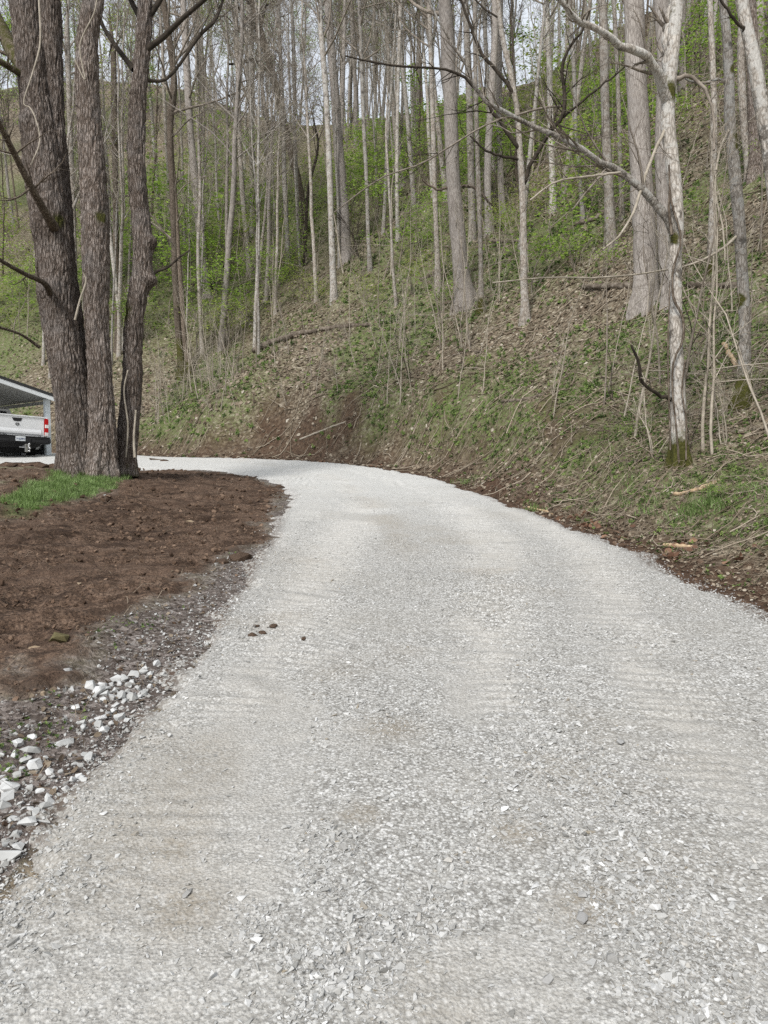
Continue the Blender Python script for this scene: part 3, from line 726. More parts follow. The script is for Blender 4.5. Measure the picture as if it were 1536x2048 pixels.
# ------------------------------------------------------------------ big maple (three fused stems) and its neighbour
def maple():
    base, t = hit(165, 948)
    off = np.array(base); root = empty('maple_tree', base)
    K = lambda u, v, r, a, dd=-0.3: (CAM + rdir(u, v) * (t + dd) - off, r, a)
    def stem(name, path, ext, ns, P, knots=(), dt=0.0, sinkk=0.3):
        rows = px_path(path, t + dt, ext); s0 = rows[0].copy(); s0[2] -= sinkk
        rows = np.vstack([s0, rows])
        v, f, pts, rad = furrowed(rows, ns, P, off, knots)
        moss = np.exp(-np.clip(v[:, 2], 0, 9) / 0.5) * 0.35
        q = [CAM + rdir(a, b) * (t - 0.3) - off for a, b in ((120, 440), (205, 430), (250, 640))]
        for qq in q: moss = np.maximum(moss, 0.95 * np.exp(-((v - qq) ** 2).sum(1) / 0.22 ** 2))
        o = link(name, bark_mesh(name, [v], [f], M['maple'], moss), root)
        return pts, rad
    a = stem('trunk', [(163, 955, 74), (155, 900, 74), (146, 800, 76), (130, 700, 77), (115, 600, 78), (106, 480, 78), (90, 350, 76), (76, 240, 70), (64, 130, 64), (47, 0, 58), (38, -80, 52)], 9, 170, 330,
             [K(95, 575, .22, .10), K(55, 235, .2, .09), K(70, 450, .2, .07)])
    b = stem('trunk', [(184, 938, 52), (176, 870, 50), (162, 770, 46), (148, 660, 44), (133, 540, 42), (124, 420, 42), (113, 300, 42), (107, 180, 42), (101, 60, 46), (95, -80, 42)], 9, 120, 300, (), 0.12)
    c_ = stem('trunk', [(200, 925, 60), (203, 860, 54), (199, 760, 49), (193, 640, 50), (192, 520, 53), (189, 420, 53), (182, 300, 49), (175, 180, 46), (175, 80, 45), (188, -20, 42)], 9, 120, 300,
             [K(210, 440, .16, .07), K(160, 560, .1, .05)], -0.05)
    alls = [a, b, c_]
    cv, cf = [], []
    for pts, rad in alls:
        L1, R1 = level(pts, rad, 12, 0.62, 0.98, (30, 65), (0.16, 0.36), 8, 0.4, 0.4, 0.1, 0.01)
        L2, R2 = level(L1, R1, 6, 0.2, 1, (25, 60), (0.25, 0.55), 6, 0.5, 0.3, 0.14, 0.006)
        L3, R3 = level(L2, R2, 5, 0.2, 1, (25, 60), (0.3, 0.7), 4, 0.6, 0.3, 0.16, 0.004)
        E1, S1 = level(pts, rad * 0.2, 16, 0.1, 0.6, (30, 80), (0.03, 0.09), 8, 0.12, 0.6, 0.2, 0.004)
        for q, r_, n_ in ((L1, R1, 6), (L2, R2, 4), (L3, R3, 3), (E1, S1, 3)):
            v_, f_ = tubes(q, r_, n_); cv.append(v_); cf.append(f_)
    link('crown', bark_mesh('crown', cv, cf, M['darktwig']), root)
    for k, (p, g, n) in enumerate([([(108, 455, 22), (92, 428, 17), (60, 370, 14), (25, 300, 12), (-5, 240, 11), (-60, 120, 10)], -3.0, 9),
                      ([(102, 590, 14), (88, 566, 11), (50, 548, 9), (0, 520, 8), (-60, 480, 7)], -2.5, 7),
                      ([(72, 160, 30), (30, 110, 30), (0, 50, 26), (-40, -20, 24)], 1.0, 5),
                      ([(62, 160, 16), (25, 138, 13), (-10, 118, 12), (-60, 95, 10)], -1.0, 5),
                      ([(80, 695, 7), (40, 668, 5), (0, 655, 5), (-40, 640, 4)], -1.0, 5)]):
        r = px_path(p, t - (0.25 if k < 2 else 0.0), 0, g); cc = cat(r, 18); cc[:, :3] -= off
        v, f = tubes(cc[None, :, :3], cc[None, :, 3], 10)
        tw, tr = level(cc[None, :, :3], cc[None, :, 3], n, 0.3, 1, (25, 70), (0.12, 0.35), 6, 0.4, 0.3, 0.15, 0.005); tw2, tr2 = level(tw, tr, 4, .2, 1, (25, 60), (.3, .6), 4, .6, .2, .15, .0035)
        v2, f2 = tubes(tw, tr, 4); v3, f3 = tubes(tw2, tr2, 3)
        mo = np.concatenate([np.full(len(v), 0.65 if k in (2, 3) else 0.0), np.zeros(len(v2) + len(v3))])
        link('limb', bark_mesh('limb', [v, v2, v3], [f, f2, f3], M['brown'], mo), root)
    # creeping vine stems up the bark
    for p in ([(62, 330, 3), (80, 280, 3), (60, 215, 3), (48, 210, 3), (64, 150, 3), (80, 90, 4), (78, 0, 4), (76, -60, 3)], [(150, 640, 5), (160, 600, 4), (172, 560, 4), (166, 545, 3)],
              [(150, 120, 3), (170, 160, 3), (160, 90, 3), (190, 20, 3), (196, -40, 3)]):
        cc = cat(px_path(p, t - 0.62), 30); cc[:, :3] -= off; v, f = tubes(cc[None, :, :3], cc[None, :, 3], 5)
        link('vine', bark_mesh('vine', [v], [f], M['paletwig']), root)
    tag(root, 'huge old maple with deeply furrowed bark and fused stems rising from the grass patch', 'tree')
    # neighbour
    t2 = t + 0.55; q_ = CAM + rdir(251, 930) * t2; base = np.array([q_[0], q_[1], float(H(np.array([q_[0]]), np.array([q_[1]]))[0])])
    off2 = np.array(base); r2 = empty('maple_tree', base)
    rows = px_path([(250, 922, 42), (256, 860, 42), (264, 760, 42), (266, 680, 41), (272, 610, 40), (284, 540, 40), (284, 470, 37), (277, 400, 37), (272, 320, 36), (274, 230, 35), (280, 150, 33), (288, 60, 31), (292, -60, 29)], t2, 8)
    s0 = rows[0].copy(); s0[2] -= 0.3
    v, f, pts, rad = furrowed(np.vstack([s0, rows]), 120, 320, off2, [(CAM + rdir(300, 485) * t2 - off2, .12, .13), (CAM + rdir(302, 560) * t2 - off2, .13, .15), (CAM + rdir(272, 120) * t2 - off2, .1, .06)])
    moss = np.maximum(np.exp(-np.clip(v[:, 2], 0, 9) / 0.7) * 0.6, 1.1 * np.exp(-(((v - (CAM + rdir(250, 625) * t2 - off2)) ** 2).sum(1)) / 0.3 ** 2))
    link('trunk', bark_mesh('trunk', [v], [f], M['maple'], moss), r2)
    cv, cf = [], []
    L1, R1 = level(pts, rad, 14, 0.55, 0.98, (30, 65), (0.14, 0.34), 8, 0.4, 0.4, 0.1, 0.01)
    L2, R2 = level(L1, R1, 6, 0.2, 1, (25, 60), (0.25, 0.55), 6, 0.5, 0.3, 0.14, 0.006)
    L3, R3 = level(L2, R2, 5, 0.2, 1, (25, 60), (0.3, 0.7), 4, 0.6, 0.3, 0.16, 0.004)
    E1, S1 = level(pts, rad * 0.2, 14, 0.1, 0.7, (30, 80), (0.03, 0.09), 8, 0.12, 0.5, 0.2, 0.004)
    for q, r_, n_ in ((L1, R1, 6), (L2, R2, 4), (L3, R3, 3), (E1, S1, 3)):
        v_, f_ = tubes(q, r_, n_); cv.append(v_); cf.append(f_)
    link('crown', bark_mesh('crown', cv, cf, M['darktwig']), r2)
    for p, g in (([(300, 560, 9), (310, 545, 7), (335, 535, 5), (352, 520, 4), (380, 500, 3)], 0.3), ([(292, 160, 8), (330, 160, 6), (400, 70, 7), (430, 40, 7), (446, 0, 5)], 1.0), ([(268, 140, 12), (230, 90, 9), (205, 50, 8), (190, 0, 6)], 1.0)):
        cc = cat(px_path(p, t2, 0, g), 16); cc[:, :3] -= off2; v, f = tubes(cc[None, :, :3], cc[None, :, 3], 7)
        tw, tr = level(cc[None, :, :3], cc[None, :, 3], 8, .3, 1, (25, 70), (.15, .4), 5, .4, .3, .15, .004); v2, f2 = tubes(tw, tr, 3)
        link('limb', bark_mesh('limb', [v, v2], [f, f2], M['darktwig']), r2)
    for p in ([(252, 915, 4), (256, 850, 4), (248, 780, 3), (256, 740, 3)], [(270, 915, 6), (268, 880, 5), (272, 820, 4)], [(235, 915, 5), (228, 860, 4), (232, 840, 3)]):
        cc = cat(px_path(p, t2 - 0.32), 14); cc[:, :3] -= off2; v, f = tubes(cc[None, :, :3], cc[None, :, 3], 5)
        link('vine', bark_mesh('vine', [v], [f], M['paletwig']), r2)
    tag(r2, 'single curved furrowed trunk with round knots standing just right of the huge fused maple', 'tree')
maple()

# ------------------------------------------------------------------ trees traced one by one
WSC = 0.88
G, PK, BR, WD = M['grey'], M['pink'], M['brown'], M['wood']
tree('boxelder_tree', 'pale vine-wrapped tree with mossy base and a long bare limb arching left',
     [(1360, 928, 40), (1357, 860, 33), (1355, 760, 30), (1352, 640, 29), (1350, 520, 29), (1352, 430, 32), (1345, 330, 31), (1336, 250, 32), (1336, 200, 30)], G, 15,
     limbs=[dict(p=[(1352, 470, 26), (1328, 425, 20), (1290, 388, 17), (1240, 344, 15), (1222, 328, 14), (1190, 314, 13), (1120, 277, 12), (1050, 246, 11), (1012, 232, 10), (985, 213, 9), (950, 178, 8), (928, 120, 6), (895, 70, 5), (850, -10, 4)], grow=-1.5, n=22, mat='grey', jig=0.7),
            dict(p=[(1336, 205, 26), (1322, 160, 24), (1305, 128, 20), (1262, 100, 18), (1215, 72, 15), (1160, 40, 13), (1120, 0, 12), (1080, -60, 10)], grow=-1.5, n=14, mat='grey', jig=0.6),
            dict(p=[(1336, 205, 30), (1340, 150, 27), (1336, 90, 28), (1345, 30, 27), (1352, -40, 25)], grow=0.2, n=5),
            dict(p=[(1345, 160, 14), (1370, 150, 10), (1400, 165, 8), (1425, 220, 6), (1428, 300, 5)], grow=-0.3, n=8, mat='twig'),
            dict(p=[(1345, 800, 11), (1318, 790, 9), (1300, 778, 8), (1282, 760, 8), (1278, 730, 7), (1262, 690, 5)], grow=-0.5, n=7, mat='darktwig'),
            dict(p=[(1336, 240, 7), (1312, 300, 7), (1290, 350, 7), (1270, 420, 6), (1240, 470, 5), (1205, 500, 4)], grow=-0.6, n=7, mat='paletwig'),
            dict(p=[(1240, 345, 6), (1180, 352, 5), (1110, 365, 4), (1060, 400, 3)], dt=-0.9, grow=-0.4, n=7, mat='paletwig')],
     ns=30, P=90, crown_t=0.72, ncrown=14, moss_base=1.0, moss_spots=[(1338, 190, 20), (1345, 480, 14), (1372, 700, 12), (1336, 20, 16), (1330, 150, 14)], lowtwigs=10,
     vines=[[(1358, 925, 5), (1352, 850, 4), (1345, 780, 5), (1348, 720, 5), (1366, 680, 6), (1364, 630, 6), (1348, 600, 6), (1346, 540, 5), (1362, 480, 5), (1342, 400, 5), (1338, 330, 4)],
            [(1372, 920, 4), (1372, 840, 4), (1364, 780, 4), (1370, 720, 4)], [(1340, 560, 3), (1336, 700, 4), (1341, 900, 4)], [(1344, 470, 8), (1338, 420, 6), (1340, 380, 6)]])
tree('boxelder_tree', 'mossy-footed pale tree with dark moss spots, standing between the vine-wrapped tree and the right edge',
     [(1484, 812, 34), (1488, 740, 27), (1489, 640, 26), (1484, 540, 25), (1478, 440, 25), (1468, 330, 25), (1460, 240, 23), (1457, 140, 22), (1452, 60, 20), (1444, -10, 18)], G, 16,
     limbs=[dict(p=[(1458, 165, 8), (1430, 160, 7), (1405, 168, 5), (1370, 158, 4)], grow=-0.3, n=4),
            dict(p=[(1476, 470, 7), (1440, 500, 6), (1390, 527, 5), (1300, 545, 4), (1180, 556, 4), (1090, 555, 3), (985, 566, 3)], grow=-1.0, n=10, mat='paletwig'),
            dict(p=[(1462, 250, 6), (1440, 300, 5), (1430, 380, 4), (1445, 450, 4), (1450, 520, 3)], grow=-.8, n=8, mat='paletwig')], ns=22, P=60, crown_t=0.6, ncrown=12, moss_base=1.3,
     moss_spots=[(1488, 790, 22), (1473, 265, 16), (1470, 290, 13), (1478, 600, 10), (1486, 455, 9), (1488, 478, 9), (1463, 140, 10), (1468, 230, 8)], lowtwigs=8, flare=1.0)
tree('beech_tree', 'smooth mottled pale trunk leaning out of the top corner beside the right edge',
     [(1590, 860, 40), (1575, 700, 36), (1552, 420, 32), (1528, 240, 30), (1505, 110, 30), (1490, 40, 28), (1478, -30, 27)], G, 16,
     limbs=[dict(p=[(1500, 75, 9), (1480, 50, 7), (1455, 20, 6), (1430, -20, 6)], grow=-.2, n=4, mat='darktwig')], ns=22, P=50, crown_t=0.6, ncrown=10)
tree('poplar_tree', 'stout straight tulip poplar with smooth grey-pink bark, thickest trunk on the right slope',
     [(1290, 615, 58), (1292, 560, 52), (1287, 450, 49), (1280, 300, 47), (1273, 150, 46), (1266, 0, 44), (1262, -80, 42)], PK, 24, ns=26, P=46, crown_t=0.62, ncrown=14, lowtwigs=8, flare=0.25)
tree('poplar_tree', 'straight grey-pink trunk partly hidden behind the vine-wrapped tree',
     [(1338, 612, 36), (1336, 560, 34), (1328, 400, 33), (1326, 250, 34), (1330, 120, 33), (1322, 0, 34)], PK, 23, ns=20, P=40, crown_t=0.62, ncrown=12, flare=0.25)
tree('poplar_tree', 'flared pinkish trunk with a bent foot, left of the mossy-footed pair at mid slope',
     [(934, 612, 56), (926, 570, 42), (916, 480, 35), (908, 380, 33), (903, 280, 32), (898, 160, 31), (893, 60, 30), (888, -20, 29)], PK, 23,
     limbs=[dict(p=[(905, 370, 7), (880, 380, 6), (855, 368, 5), (845, 360, 4)], grow=-.3, n=3, mat='brown'), dict(p=[(906, 375, 8), (940, 372, 6), (960, 385, 6), (985, 412, 4)], grow=-.3, n=4, mat='brown')],
     ns=22, P=46, crown_t=0.55, ncrown=14, flare=0.35, lowtwigs=6)
tree('birch_tree', 'pale blotched trunk beside its slimmer twin in the middle of the slope',
     [(693, 522, 28), (688, 440, 24), (680, 330, 22), (672, 220, 20), (664, 110, 19), (656, 0, 18)], PK, 23, ns=16, P=40, crown_t=0.5, ncrown=16, moss_spots=[(690, 390, 6)], flare=0.3)
tree('birch_tree', 'slim white-blotched trunk just left of the thicker pale trunk mid slope',
     [(668, 596, 16), (664, 500, 14), (660, 380, 13), (657, 280, 13), (650, 160, 13), (642, 60, 12), (640, -10, 11)], G, 20, ns=12, P=40, crown_t=0.5, ncrown=16)
tree('birch_tree', 'slender white-speckled trunk left of the pale twin trunks',
     [(576, 525, 12), (573, 450, 11), (568, 330, 11), (566, 220, 10), (560, 100, 9), (557, 0, 9)], G, 19, ns=10, P=36, crown_t=0.5, ncrown=14)
tree('birch_tree', 'very slender speckled trunk next to the slender white-speckled one',
     [(598, 492, 9), (594, 400, 9), (590, 280, 8), (588, 160, 8), (584, 20, 8)], G, 19, ns=10, P=30, crown_t=0.5, ncrown=12)
tree('walnut_tree', 'crooked tree with black gnarled limbs spreading right and left above a pale lower trunk',
     [(1050, 645, 20), (1048, 560, 17), (1047, 470, 16), (1045, 380, 15), (1040, 300, 14), (1034, 220, 12), (1022, 150, 12), (1006, 80, 11), (996, 0, 10)], WD, 15,
     limbs=[dict(p=[(1046, 372, 10), (1058, 340, 9), (1082, 290, 9), (1105, 258, 9), (1126, 235, 9), (1130, 200, 9), (1124, 135, 8), (1138, 95, 6), (1165, 60, 5), (1180, 20, 4)], grow=-1.0, n=12, mat='darktwig'),
            dict(p=[(1040, 300, 10), (1010, 260, 9), (985, 222, 8), (965, 190, 8), (935, 160, 7), (900, 140, 6), (850, 136, 5), (780, 130, 5), (690, 112, 3)], grow=-1.0, n=14, mat='darktwig'),
            dict(p=[(1030, 190, 9), (1000, 150, 8), (965, 110, 8), (945, 60, 7), (925, 10, 6), (915, -30, 5)], grow=-0.6, n=8, mat='darktwig'),
            dict(p=[(1128, 212, 6), (1085, 216, 5), (1040, 228, 5), (980, 246, 4), (905, 290, 4), (842, 328, 4), (770, 352, 3), (690, 408, 3), (668, 424, 2)], grow=-0.8, n=12, mat='twig'),
            dict(p=[(1126, 235, 6), (1180, 190, 5), (1230, 150, 4), (1290, 100, 3)], grow=-.4, n=6, mat='darktwig'),
            dict(p=[(1042, 318, 7), (1000, 312, 6), (970, 300, 5), (940, 270, 4)], grow=-.4, n=6, mat='darktwig')],
     ns=16, P=44, crown_t=0.6, ncrown=10, twigs='darktwig', lowtwigs=10)
tree('hickory_tree', 'slim dark trunk with a mossy foot right of the flared pinkish trunk', [(962, 625, 16), (962, 560, 11), (960, 460, 11), (956, 340, 11), (952, 200, 11), (950, 60, 10)], WD, 18, ns=12, P=34, crown_t=0.5, ncrown=12, moss_base=1.2, flare=0.9)
for p, lb in (([(945, 480, 18), (943, 380, 16), (940, 240, 16), (934, 80, 15), (930, -10, 14)], 'grey trunk behind the flared pinkish trunk, first of a close cluster of trunks'),
              ([(978, 465, 18), (975, 340, 16), (982, 200, 16), (990, 60, 15)], 'middle trunk of the close cluster upslope of the flared pinkish trunk'),
              ([(1005, 425, 15), (1000, 320, 14), (998, 200, 13), (1000, 60, 12)], 'thinnest trunk at the right of the close cluster on the upper slope')):
    tree('poplar_tree', lb, p, PK if p[0][0] != 945 else WD, 22, ns=12, P=30, crown_t=0.5, ncrown=14)
tree('locust_tree', 'rough shaggy-barked straight trunk left of the thickest grey-pink trunk', [(1222, 492, 24), (1218, 400, 21), (1212, 260, 20), (1208, 120, 19), (1204, 0, 18)], WD, 20, ns=16, P=36, crown_t=0.55, ncrown=14, lowtwigs=8)
tree('birch_tree', 'pale trunk ending in brown leaves right of the black-limbed tree', [(1106, 425, 16), (1104, 340, 14), (1101, 230, 13), (1098, 120, 12), (1094, 0, 11)], G, 19, ns=12, P=30, crown_t=0.45, ncrown=14)
tree('oak_tree', 'dark deeply ridged trunk high up near the right edge', [(1512, 352, 32), (1510, 260, 27), (1506, 120, 26), (1500, 0, 25)], M['maple'], 20, ns=16, P=30, crown_t=0.5, ncrown=12)
tree('oak_tree', 'broad dark stump-like trunk beside the right edge above the green shrubs', [(1500, 352, 20), (1490, 260, 18), (1482, 100, 17)], WD, 18, ns=14, P=26, crown_t=0.5, ncrown=10)
tree('hornbeam_tree', 'leaning brown trunk with mossy foot, first of the pair right of the big maple', [(366, 752, 22), (358, 680, 15), (352, 590, 14), (348, 480, 14), (345, 380, 14), (340, 250, 15), (348, 170, 15), (336, 60, 14), (322, -20, 13)], BR, 15, ns=14, P=44, crown_t=0.5, ncrown=16, moss_base=1.0, moss_spots=[(360, 700, 25)], flare=0.8)
tree('hornbeam_tree', 'mossy brown twin stem close against the leaning mossy-footed trunk', [(380, 745, 18), (370, 690, 12), (364, 600, 11), (356, 500, 11), (352, 420, 10), (346, 330, 9)], BR, 12, ns=12, P=36, crown_t=0.45, ncrown=14, moss_base=1.1, flare=0.8)
tree('hornbeam_tree', 'thin straight brown sapling trunk between the mossy pair and the pale leaning trunk', [(405, 722, 11), (400, 620, 8), (396, 500, 8), (400, 400, 7), (398, 300, 7)], WD, 12, ns=8, P=28, crown_t=0.4, ncrown=12, moss_base=.8)
tree('poplar_tree', 'pale smooth trunk leaning slightly left, with a dark crooked vine on its foot', [(412, 590, 24), (406, 510, 20), (396, 420, 19), (388, 340, 17), (380, 250, 15), (372, 120, 14), (366, 0, 13)], PK, 19, ns=16, P=36, crown_t=0.5, ncrown=14,
     vines=[[(425, 600, 5), (415, 560, 6), (404, 530, 5), (388, 505, 4)]])
tree('poplar_tree', 'straight trunk wound by a dark loop of vine left of centre', [(500, 548, 14), (494, 480, 12), (486, 400, 11), (480, 300, 10), (476, 160, 10), (472, 20, 10)], WD, 18, ns=10, P=30, crown_t=0.5, ncrown=12)
tree('poplar_tree', 'smooth slim trunk with its top catching light, behind the bright green leaves', [(505, 470, 12), (504, 380, 10), (503, 280, 10), (504, 160, 10), (500, 20, 9)], G, 18, ns=10, P=30, crown_t=0.5, ncrown=12)
tree('walnut_tree', 'dark leaning brown trunk crossing the upper left woods', [(610, 470, 15), (600, 380, 15), (578, 290, 16), (556, 190, 17), (540, 130, 17), (520, 60, 16), (500, -20, 15)], BR, 17,
     limbs=[dict(p=[(548, 150, 9), (510, 122, 8), (480, 124, 6), (455, 130, 4)], grow=-.5, n=6, mat='darktwig')], ns=14, P=36, crown_t=0.5, ncrown=16, twigs='darktwig')
tree('cherry_tree', 'thin black crooked sapling trunk left of the pale twin trunks', [(610, 530, 8), (612, 450, 7), (618, 370, 7), (634, 310, 6), (636, 280, 5), (632, 262, 4)], M['darktwig'], 9, ns=8, P=26, crown_t=0.5, ncrown=8, twigs='darktwig')
tree('hornbeam_tree', 'medium grey trunk with dark foot between the pale twins and the flared pinkish trunk', [(876, 582, 16), (874, 500, 12), (870, 400, 11), (866, 250, 11), (862, 120, 11), (858, 0, 10)], WD, 18, ns=12, P=32, crown_t=0.5, ncrown=12)
tree('birch_tree', 'speckled narrow trunk right of the pale twin trunks', [(740, 540, 11), (736, 460, 9), (734, 380, 9), (728, 260, 9), (722, 100, 9), (718, 0, 8)], G, 18, ns=10, P=30, crown_t=0.5, ncrown=12)
tree('birch_tree', 'narrow speckled trunk rising from the greenery in the exact middle of the woods', [(796, 480, 10), (794, 400, 9), (794, 300, 8), (796, 180, 8), (800, 40, 8)], G, 18, ns=10, P=30, crown_t=0.5, ncrown=12)
tree('hickory_tree', 'grey trunk with pinkish patches between the two mossy pale trees', [(1424, 540, 18), (1424, 460, 15), (1426, 360, 14), (1428, 230, 14), (1424, 100, 13), (1420, 0, 12)], WD, 18, ns=12, P=32, crown_t=0.5, ncrown=14, moss_base=.8, lowtwigs=8)
tree('birch_tree', 'slender pale tree with a fork, behind the long arching limb', [(1166, 440, 10), (1160, 360, 9), (1152, 260, 9), (1148, 150, 9), (1140, 30, 8)], G, 17, ns=10, P=28, crown_t=0.5, ncrown=12)
tree('hickory_tree', 'straight brown-grey trunk upslope just right of the shaggy-barked trunk', [(1244, 440, 10), (1240, 320, 10), (1236, 180, 9), (1230, 40, 9)], WD, 18, ns=10, P=28, crown_t=0.5, ncrown=12)
tree('hornbeam_tree', 'slim pale trunk left of the black-limbed tree foot', [(792, 610, 8), (786, 540, 7), (782, 450, 6), (776, 340, 6)], WD, 12, ns=8, P=24, crown_t=0.45, ncrown=12)
tree('locust_tree', 'tall bare trunk showing between the fused maple stems', [(152, 700, 14), (150, 560, 12), (146, 420, 12), (140, 250, 12), (134, 60, 11)], WD, 16, ns=10, P=26, crown_t=0.4, ncrown=12, dt=0)
tree('locust_tree', 'brown trunk between the fused maple and the single knotted trunk', [(236, 700, 16), (234, 600, 14), (232, 480, 13), (230, 300, 13), (226, 100, 12)], BR, 16, ns=10, P=26, crown_t=0.4, ncrown=12)

# ------------------------------------------------------------------ forest: copied variants
def variant(seed, Ht, r, mat, twm, leaves=None, fork=False, bend=0.016):
    r_ = np.random.default_rng(seed)
    n = 16; zz = np.linspace(0, 1, n)
    drift = np.cumsum(r_.normal(size=(n, 2)) * bend * Ht / 4, 0) * (zz[:, None] ** 0.8); 
    pts = np.stack([drift[:, 0] - drift[0, 0], drift[:, 1] - drift[0, 1], zz * (Ht + 0.7) - 0.7], 1)[None]
    rad = (r * (1 - zz * 0.78) * (1 + 0.45 * np.exp(-zz * Ht / 0.5)))[None]
    if fork:
        a = r_.uniform(0, 6.28); k0 = 6; p2 = pts[0, k0:].copy(); off_ = np.linspace(0, 1, n - k0)[:, None] ** 0.8 * Ht * .17
        p2 += off_ * np.array([[math.cos(a), math.sin(a), -.12]]); pts2 = np.stack([cat(p2, n)]); r2 = np.linspace(rad[0, k0] * .8, rad[0, -1], n)[None]
        pts = np.concatenate([pts, pts2]); rad = np.concatenate([rad, r2])
    V, Fq = tubes(pts, rad, 10)
    L1, R1 = level(pts, rad, 22 if not fork else 13, 0.42, 0.99, (25, 65), (0.10, 0.27), 7, 0.42, 0.6, 0.12, 0.010, r_)
    L2, R2 = level(L1, R1, 7, 0.2, 1, (25, 60), (0.25, 0.55), 5, 0.5, 0.4, 0.15, 0.009, r_)
    L3, R3 = level(L2, R2, 6, 0.2, 1, (25, 60), (0.3, 0.75), 4, 0.6, 0.3, 0.18, 0.008, r_)
    S1, T1 = level(pts, rad * 0.3, 16, 0.08, 0.45, (40, 85), (0.03, 0.10), 5, 0.25, 0.4, 0.2, 0.007, r_)
    v1, f1 = tubes(L1, R1, 5)
    tm = bark_mesh('forest_trunk', [V, v1], [Fq, f1], mat)
    cv, cf = [], []
    for a, b, k in ((L2, R2, 3), (L3, R3, 3), (S1, T1, 3)):
        v_, f_ = tubes(a, b, k); cv.append(v_); cf.append(f_)
    cm = bark_mesh('forest_crown', cv, cf, twm)
    lm = None
    if leaves:
        m_, nl, sz = leaves
        ends = L3[:, 1:].reshape(-1, 3); ends = ends[r_.integers(0, len(ends), nl)] + r_.normal(size=(nl, 3)) * 0.12
        v_, f_, t_ = leafquads(ends, sz); lm = raw_mesh('forest_leaves', v_, f_, False, {'tint': t_}, [M[m_]])
    return tm, cm, lm

VAR = [variant(101, 17, 0.085, G, M['twig']), variant(102, 19, 0.12, WD, M['twig']), variant(103, 21, 0.17, PK, M['twig']), variant(104, 16, 0.10, BR, M['darktwig']),
       variant(105, 18, 0.11, WD, M['twig'], ('bright', 1500, 0.11)), variant(106, 20, 0.13, G, M['twig'], ('yellowgreen', 1600, 0.09)), variant(107, 22, 0.20, WD, M['twig']), variant(108, 15, 0.07, G, M['paletwig']), variant(109, 17, 0.13, WD, M['twig'], None, True, .03), variant(110, 14, 0.08, BR, M['darktwig'], None, True, .04)]
LBL = ['slender bare pale-blotched tree', 'straight bare brown-grey tree', 'tall bare smooth pinkish tree', 'dark-barked bare tree', 'tree hazed with bright green young leaves', 'pale tree with sparse yellow-green buds', 'large bare grey-brown tree', 'thin bare white-barked young tree', 'forked crooked grey-brown tree', 'dark crooked forked tree']
frng = np.random.default_rng(5)
def place_forest(n, dlo, dhi, alo, ahi, zone, weights, pw=1.0):
    k = 0; tries = 0
    while k < n and tries < n * 20:
        tries += 1
        d = (frng.random() * (dhi ** (1 + pw) - dlo ** (1 + pw)) + dlo ** (1 + pw)) ** (1 / (1 + pw)); a = math.radians(frng.uniform(alo, ahi))
        x, y = d * math.sin(a), d * math.cos(a)
        dd, sd, _, _ = seg_dist(np.array([x]), np.array([y]), BASE)
        if dd[0] * sd[0] < 5: continue
        z = float(H(np.array([x]), np.array([y]), False)[0])
        vi = frng.choice(len(VAR), p=weights)
        tm, cm, lm = VAR[vi]
        o = empty('forest_tree', (x, y, z), frng.uniform(0, 6.28)); s = frng.uniform(0.75, 1.25); o.scale = (s, s, s * frng.uniform(0.9, 1.1))
        o.rotation_euler = (frng.normal() * 0.055, frng.normal() * 0.055, frng.uniform(0, 6.28))
        link('trunk', tm, o); link('crown', cm, o)
        if lm: link('leaves', lm, o)
        lb = LBL[vi] + ' ' + zone
        tag(o, lb, 'tree', lb.replace('tree', 'trees', 1))
        k += 1
W1 = [.15, .12, .05, .07, .12, .12, .02, .15, .10, .10]
W2 = [.11, .12, .08, .06, .20, .14, .06, .06, .10, .07]
place_forest(26, 34, 50, -30, -8, 'on the lower wooded slope at left', W1)
place_forest(20, 36, 50, -8, 10, 'on the mid slope behind the pale twin trunks', W1)
place_forest(24, 28, 48, 10, 31, 'on the slope around the thickest grey-pink trunk', W1)
place_forest(66, 50, 80, -30, 0, 'on the upper slope at left', W2)
place_forest(48, 46, 64, 0, 30, 'on the upper slope at right', W2)
place_forest(60, 62, 100, -30, 30, 'along the ridge against the sky', W2)
place_forest(14, 28, 44, -38, -27, 'on the slope behind the white pickup', W1)
# ------------------------------------------------------------------ scattered ground matter
srng = np.random.default_rng(77); rng = np.random.default_rng(78)
def polar(n, dlo, dhi, alo=-36, ahi=37):
    d = np.exp(srng.uniform(math.log(dlo), math.log(dhi), n)); a = np.radians(srng.uniform(alo, ahi, n))
    return d * np.sin(a), d * np.cos(a), d
def normals(x, y, e=0.12):
    zx = (H(x + e, y) - H(x - e, y)) / (2 * e); zy = (H(x, y + e) - H(x, y - e)) / (2 * e)
    n = np.stack([-zx, -zy, np.ones_like(zx)], 1); return n / np.linalg.norm(n, axis=1, keepdims=True)
def eul(n, flat=0.3):
    return np.stack([srng.normal(0, flat, n), srng.normal(0, flat, n), srng.uniform(0, 6.283, n)], 1)
def stuff(name, V, Fl, t, mat, smooth=False):
    o = link(name, raw_mesh(name, V, Fl, smooth, {'tint': t}, [mat])); tag(o, kind='stuff'); return o

